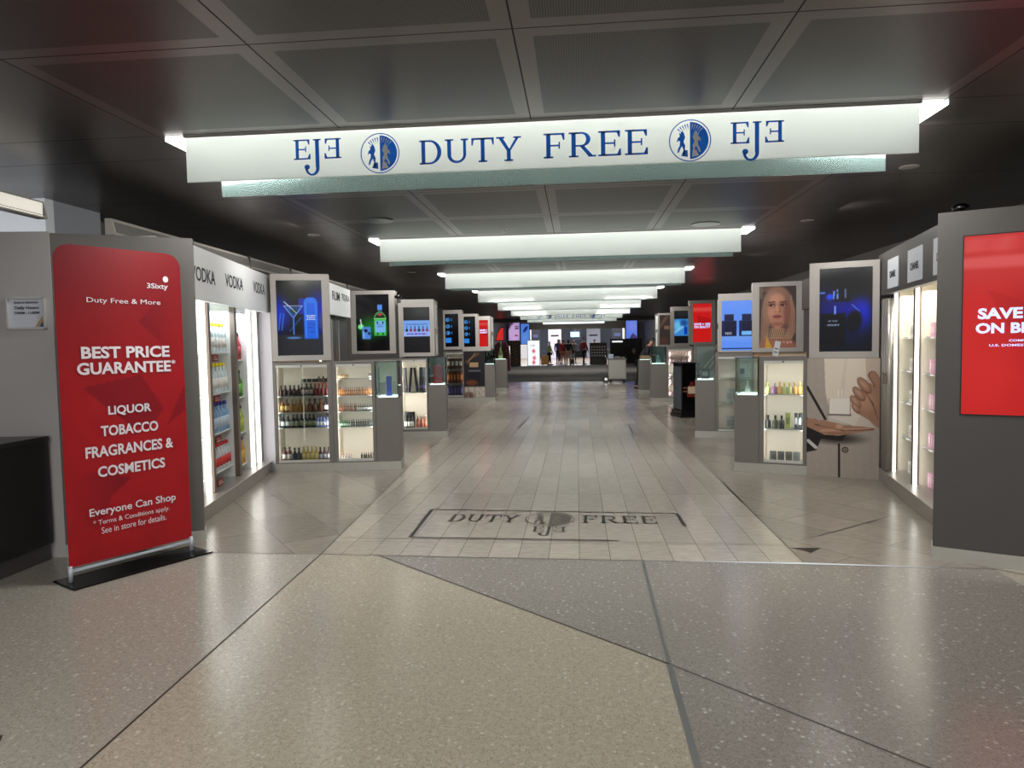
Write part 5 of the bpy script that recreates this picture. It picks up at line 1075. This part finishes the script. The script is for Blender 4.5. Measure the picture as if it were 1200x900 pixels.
    skin_mesh('trousers', [v[i] for i in idx], [(mp[p], mp[q]) for p, q in e if p in mp and q in mp], [tuple(q * 1.16 for q in rr[i]) for i in idx], mat('cloth_%d_%d' % (legs[0], legs[2]), legs, .85), t)
    for s_ in (1, -1):
        a = leg_i[s_]; p0, p1 = Vector(v[a + 2]), Vector(v[a + 3]); MB().box(p1.x - .045 * k, p1.y - .06 * k, 0, p1.x + .045 * k, p0.y + .06 * k, .075 * k, bev=.02).build('shoe', mat('shoe_dark', (26, 24, 24), .5), t)
    return t
person((2.02, 22.6, 0), R_(80), 1.70, 'person in black leaning forward over the counter at the right of the passage', (24, 24, 28), (22, 22, 26), (20, 18, 18), lean=.55, arms=((-.12, -.25), (-.12, -.25)), stride=.14, elbow=True)
FZ = 0.0
for x, y, rz, H, lb, tp, lg, hr, kw in (
    (-1.88, 48, 100, 1.62, 'distant person in lime green top pulling an orange case, leftmost in the far hall', (150, 170, 90), (30, 30, 34), (40, 30, 26), {}),
    (-1.38, 52, 180, 1.78, 'distant person in blue shirt standing left of centre in the far hall', (70, 90, 140), (40, 44, 60), (60, 50, 44), {}),
    (-.98, 50, 0, 1.72, 'distant person in bright red dress near the centre of the far hall', (170, 40, 40), (176, 130, 108), (60, 36, 28), dict(skirt=True, longhair=True)),
    (-1.32, 54.5, 180, 1.8, 'distant person in dark maroon jacket behind the one in red', (90, 30, 34), (50, 50, 60), (200, 190, 180), {}),
    (-.60, 49, 180, 1.74, 'distant person in black top with bare legs and tan boots, centre of the far hall', (24, 24, 30), (170, 126, 104), (50, 34, 26), dict(longhair=True)),
    (.45, 48, 120, 1.85, 'distant person in large red coat carrying a black bag, right of centre', (130, 30, 34), (26, 26, 30), (30, 24, 22), {}),
    (-.22, 54, 0, 1.7, 'distant person in grey top standing behind between black and red figures', (120, 122, 126), (50, 50, 60), (160, 150, 140), {}),
    (1.35, 54, 0, 1.75, 'distant person in white shirt at the right beyond the dark gondola', (206, 208, 210), (50, 70, 130), (60, 50, 44), {})):
    person((x, y, FZ), R_(rz), H, lb, tp, lg, hr, **kw)
def suitcase(x, y, w, h, c, lb, rz=0):
    t = thing('suitcase', lb, 'suitcase', (x, y, 0), rz)
    MB().box(-w / 2, -.12, .05, w / 2, .12, h, bev=.02).build('shell', mat('case_%d' % c[0], c, .45), t); MB().tube((-w / 4, .08, h), (-w / 4, .08, h + .3), .01).tube((w / 4, .08, h), (w / 4, .08, h + .3), .01).tube((-w / 4, .08, h + .3), (w / 4, .08, h + .3), .012).build('handle', CHROME, t)
    for q in (-1, 1): wheel((q * w / 3, -.08, .03), .03, .03).build('wheel', BLACK, t)
suitcase(-2.2, 47.7, .5, .68, (196, 140, 60), 'orange suitcase beside the person in lime green in the far hall'); suitcase(-.32, 48.2, .26, .42, (24, 24, 26), 'small black upright case standing between the figures in the far hall')
bg = thing('shoulder_bag', 'big black bag hanging beside the person in the large red coat', 'bag', (.12, 47.9, .55)); MB().box(-.28, -.12, 0, .28, .12, .42, bev=.05).build('body', BLACK, bg); MB().tube((-.2, 0, .4), (0, 0, .75), .012).tube((0, 0, .75), (.2, 0, .4), .012).build('strap', BLACK, bg)

# ------------------------------------------------------------------ far hall structures and displays
HW = mat('hall_wall', (100, 96, 90), .6)
def blk(n, x0, y0, z0, x1, y1, z1, m): return struct(MB().box(x0, y0, z0, x1, y1, z1).build(n, m))
blk('wall_far_left', -9, 47.0, 0, -3.86, 47.4, 5.0, GREY_D); blk('wall_far_right', 3.2, 47.0, 0, 9, 47.4, 5.0, GREY_D)
blk('wall_far_top', -3.86, 47.0, 2.45, 3.2, 47.4, 5.0, mat('soffit', (128, 122, 108), .6)); blk('wall_far', -9, 76, 0, 9, 76.3, 5.0, mat('hall_back', (86, 92, 108), .6))
t = thing('ceiling_light_band', 'low wide light panel over the opening to the far hall', 'ceiling light', (-2.2, 46.0, 2.5)); MB().box(0, -.1, .28, 4.0, .3, .42).build('glowing_panel', mat('far_glow', (240, 246, 250), .5, emit=1.6), t); MB().box(-.05, -.12, .42, 4.05, .32, .46).build('top_rail', FRAME, t)
def flat(name, lb, cat, x0, y, z0, x1, z1, fn, m, fmt=BLACK, d=.15, nx=24, ny=36):
    t = thing(name, lb, cat, ((x0 + x1) / 2, y, 0)); w = (x1 - x0) / 2; MB().box(-w - .04, 0, z0 - .04, w + .04, d, z1 + .04).build('housing', fmt, t); paint('picture', -w, w, z0, z1, -.008, fn, m, t, nx, ny); return t
def im_face2(U, V, asp):
    I = base(U, (180, 150, 210)); I = ov(I, (60, 40, 70), ell(U, V, .0, .9, .5, .25, .3)); I = ov(I, (206, 170, 220), ell(U, V, .5, .45, .45, .5, .2)); I = ov(I, (90, 60, 100), ell(U, V, .75, .68, .18, .05, .4)); I = ov(I, (150, 60, 110), ell(U, V, .7, .28, .15, .05, .4)); return ov(I, (70, 50, 90), seg(U, V, .55, .8, .95, .78, .02, asp))
def im_fish(U, V, asp): I = base(U, (80, 130, 220)); I = ov(I, (20, 30, 110), ell(U, V, .55, .72, .3, .1, .3, .4)); return ov(I, (110, 160, 240), ell(U, V, .5, .3, .5, .3, .9) * .5)
def im_sky(U, V, asp): I = base(U, (96, 130, 235)); I = ov(I, (150, 150, 240), ell(U, V, .6, .7, .4, .3, .9) * .6); I = ov(I, (70, 60, 110), pol(U, V, [(.3, 0), (.6, .3), (1, .1), (1, 0)])); return I
def im_gold(U, V, asp): I = base(U, (44, 38, 34)); return ov(I, (140, 110, 70), (noise(U, V, 26, 3) > .15) * (.8 - abs(U - .6)))
def im_sheet(U, V, asp):
    I = base(U, (235, 242, 250)); I = ov(I, (120, 110, 120), rec(U, V, .2, .78, .6, .83, .01) * (noise(U, V, 60, 1) > -.2))
    for a, b in ((.5, .58), (.55, .3), (.5, .12)): I = ov(I, (225, 150, 160), ell(U, V, a, b, .17, .09, .3)); I = ov(I, (190, 60, 70), ell(U, V, a, b, .05, .06, .3))
    return I
SD = attr_mat('lit_screen_far', .85, .2)
flat('advertising_screen', 'distant screen showing a face close up beside the far opening', 'screen', -4.56, 46.7, 1.74, -3.82, 2.93, im_face2, SD); flat('advertising_screen', 'distant light blue screen next to the face screen at the far opening', 'screen', -3.74, 46.75, 1.5, -3.18, 2.85, im_fish, SD)
flat('mural_poster', 'gold and black patterned panel below the distant face screen', 'poster', -4.56, 46.7, .05, -3.82, 1.65, im_gold, PRINT); flat('standing_light_box', 'bright white standing light box with pink drawings at the left of the far opening', 'light box', -3.22, 45.8, .08, -2.46, 1.70, im_sheet, attr_mat('lightbox_far', 1.15, .3), WHITE)
flat('advertising_screen', 'distant blue violet screen on the right side of the far opening', 'screen', 3.25, 46.75, 1.75, 3.98, 2.92, im_sky, SD, d=.25)
db = thing('display_counter', 'long black glossy display counter on the right before the far hall', 'display counter', (2.1, 44.5, 0)); MB().box(0, 0, .15, 2.0, .5, 1.72, bev=.01).build('body', BLACKGLOSS, db); MB().box(.12, -.01, 1.5, .78, -.002, 1.60).build('white_sign', mat('sign_glow', (230, 235, 240), .4, emit=.9), db); MB().lathe([(.12, 0), (.16, .2), (.1, .4)], c=(1.5, -.05, .7), n=12).build('flower_emblem', mat('emblem_brown', (80, 60, 50), .5), db); MB().box(0, -.02, 0, 2.0, .5, .15).build('plinth', GREY_D, db)
go = thing('shelf_gondola', 'black gondola with small white products among the people in the far hall', 'gondola', (.9, 49.5, 0)); MB().box(0, 0, 0, 1.2, .5, 1.5, bev=.01).build('body', BLACK, go)
for r_ in range(4):
    m_ = MB()
    for q in range(6): m_.box(.1 + q * .18, -.02, .55 + r_ * .2, .2 + q * .18, -.002, .65 + r_ * .2)
    m_.build('product_row', mat('gondola_white', (190, 186, 180), .5), go)
co = thing('sales_counter', 'pale counter at the right edge of the far hall behind the gondola', 'counter', (2.15, 49.0, 0)); MB().box(0, 0, 0, .8, .6, 1.0, bev=.02).build('body', mat('counter_pale', (170, 172, 174), .5), co); MB().box(-.03, -.03, 1.0, .83, .63, 1.05).build('worktop', WHITE, co)
for i, (x, w, c, z0, z1, y, lb) in enumerate(((-5.2, 1.3, (196, 196, 200), 0, 3.4, 70, 'tall pale pillar left in the far hall'), (-2.2, 1.3, (184, 180, 200), 0, 3.4, 70, 'tall lavender pillar left of centre in the far hall'), (1.7, 1.4, (120, 124, 140), 0, 3.3, 72, 'grey blue pillar in the centre of the far hall'), (5.2, 1.5, (206, 204, 204), 0, 3.5, 70, 'tall white pillar right in the far hall'))):
    t = thing('display_pillar', lb, 'pillar', (x, y, 0)); MB().box(-w / 2, 0, z0, w / 2, .6, z1, bev=.02).build('shaft', mat('pillar_%d' % i, c, .6), t); MB().box(-w * .3, -.02, 2.2, w * .3, -.005, 2.35).build('dark_band', DARK, t)
MBs = [(-4.0, 68, .8, 1.6, 'black double display board left in the far hall'), (3.9, 68, 1.0, 1.6, 'black hanging display board right of centre in the far hall'), (.0, 71, .9, 1.8, 'dark blue wall shelf at the centre of the far hall')]
for x, y, w, z, lb in MBs: o = MB().box(-w / 2, 0, z, w / 2, .3, z + 1.4, bev=.02).tube((-w * .4, .15, z + 1.4), (-w * .4, .15, 5.0), .02).tube((w * .4, .15, z + 1.4), (w * .4, .15, 5.0), .02).build('display_board', mat('board_dark', (26, 28, 44), .4), None, (x, y, 0)); tag(o, lb, 'display board'); MB().box(-w * .3, -.02, z + .5, w * .3, -.001, z + .8).build('panel', mat('board_panel', (60, 70, 110), .4), o)
t = thing('display_screen', 'small pale blue screen hanging at the centre of the far hall', 'screen', (-.15, 60, 0)); MB().box(-.42, 0, 1.98, .42, .1, 2.5).build('housing', BLACK, t); MB().box(-.38, -.006, 2.02, .38, -.001, 2.46).build('display', mat('screen_pale', (150, 205, 245), .4, emit=1.1), t); MB().tube((0, .05, 2.5), (0, .05, 5.0), .02).build('rod', FRAME, t)
rd = thing('clothes_rack', 'dark red draped rack standing left before the far hall', 'display rack', (-4.15, 38.6, 0)); MB().prism([(-.38, .02), (-.42, 1.45), (-.25, 1.62), (.2, 1.6), (.38, 1.3), (.42, .02)], 'y', 0, .4).build('drape', mat('drape_red', (96, 20, 30), .7), rd); MB().tube((.42, .1, 0), (.40, .1, 1.4), .03).build('pole', CHROME, rd)
flag = thing('flag_sign', 'rounded red blade sign with black edge above the dark red rack', 'sign', (-4.15, 38.0, 0)); MB().prism([(-.3, 1.68), (-.22, 2.1), (-.02, 2.42), (.2, 2.48), (.2, 1.68)], 'y', 0, .05).build('edge', BLACK, flag); MB().prism([(-.25, 1.73), (-.18, 2.08), (0, 2.37), (.15, 2.42), (.15, 1.73)], 'y', -.01, 0).build('face', mat('flag_red', (226, 50, 44), .5, emit=.6), flag); MB().tube((0, .025, 0), (0, .025, 1.7), .02).build('pole', FRAME, flag)
# security camera domes under the ceiling
for x, y, lb in ((-2.87, 11.1, 'black security camera beside the second screen on the left'), (2.84, 5.5, 'black security camera above the fragrance wall behind the right panel')):
    t = thing('security_camera', lb, 'camera', (x, y, 2.27 if x < 0 else 2.42)); MB().lathe([(.05, .0), (.06, .04), (.03, .06)], n=14).build('dome', BLACKGLOSS, t); MB().tube((0, 0, .02), (-.06, 0, .02) if x < 0 else (.05, 0, -.055), .015).build('stem', BLACK, t)
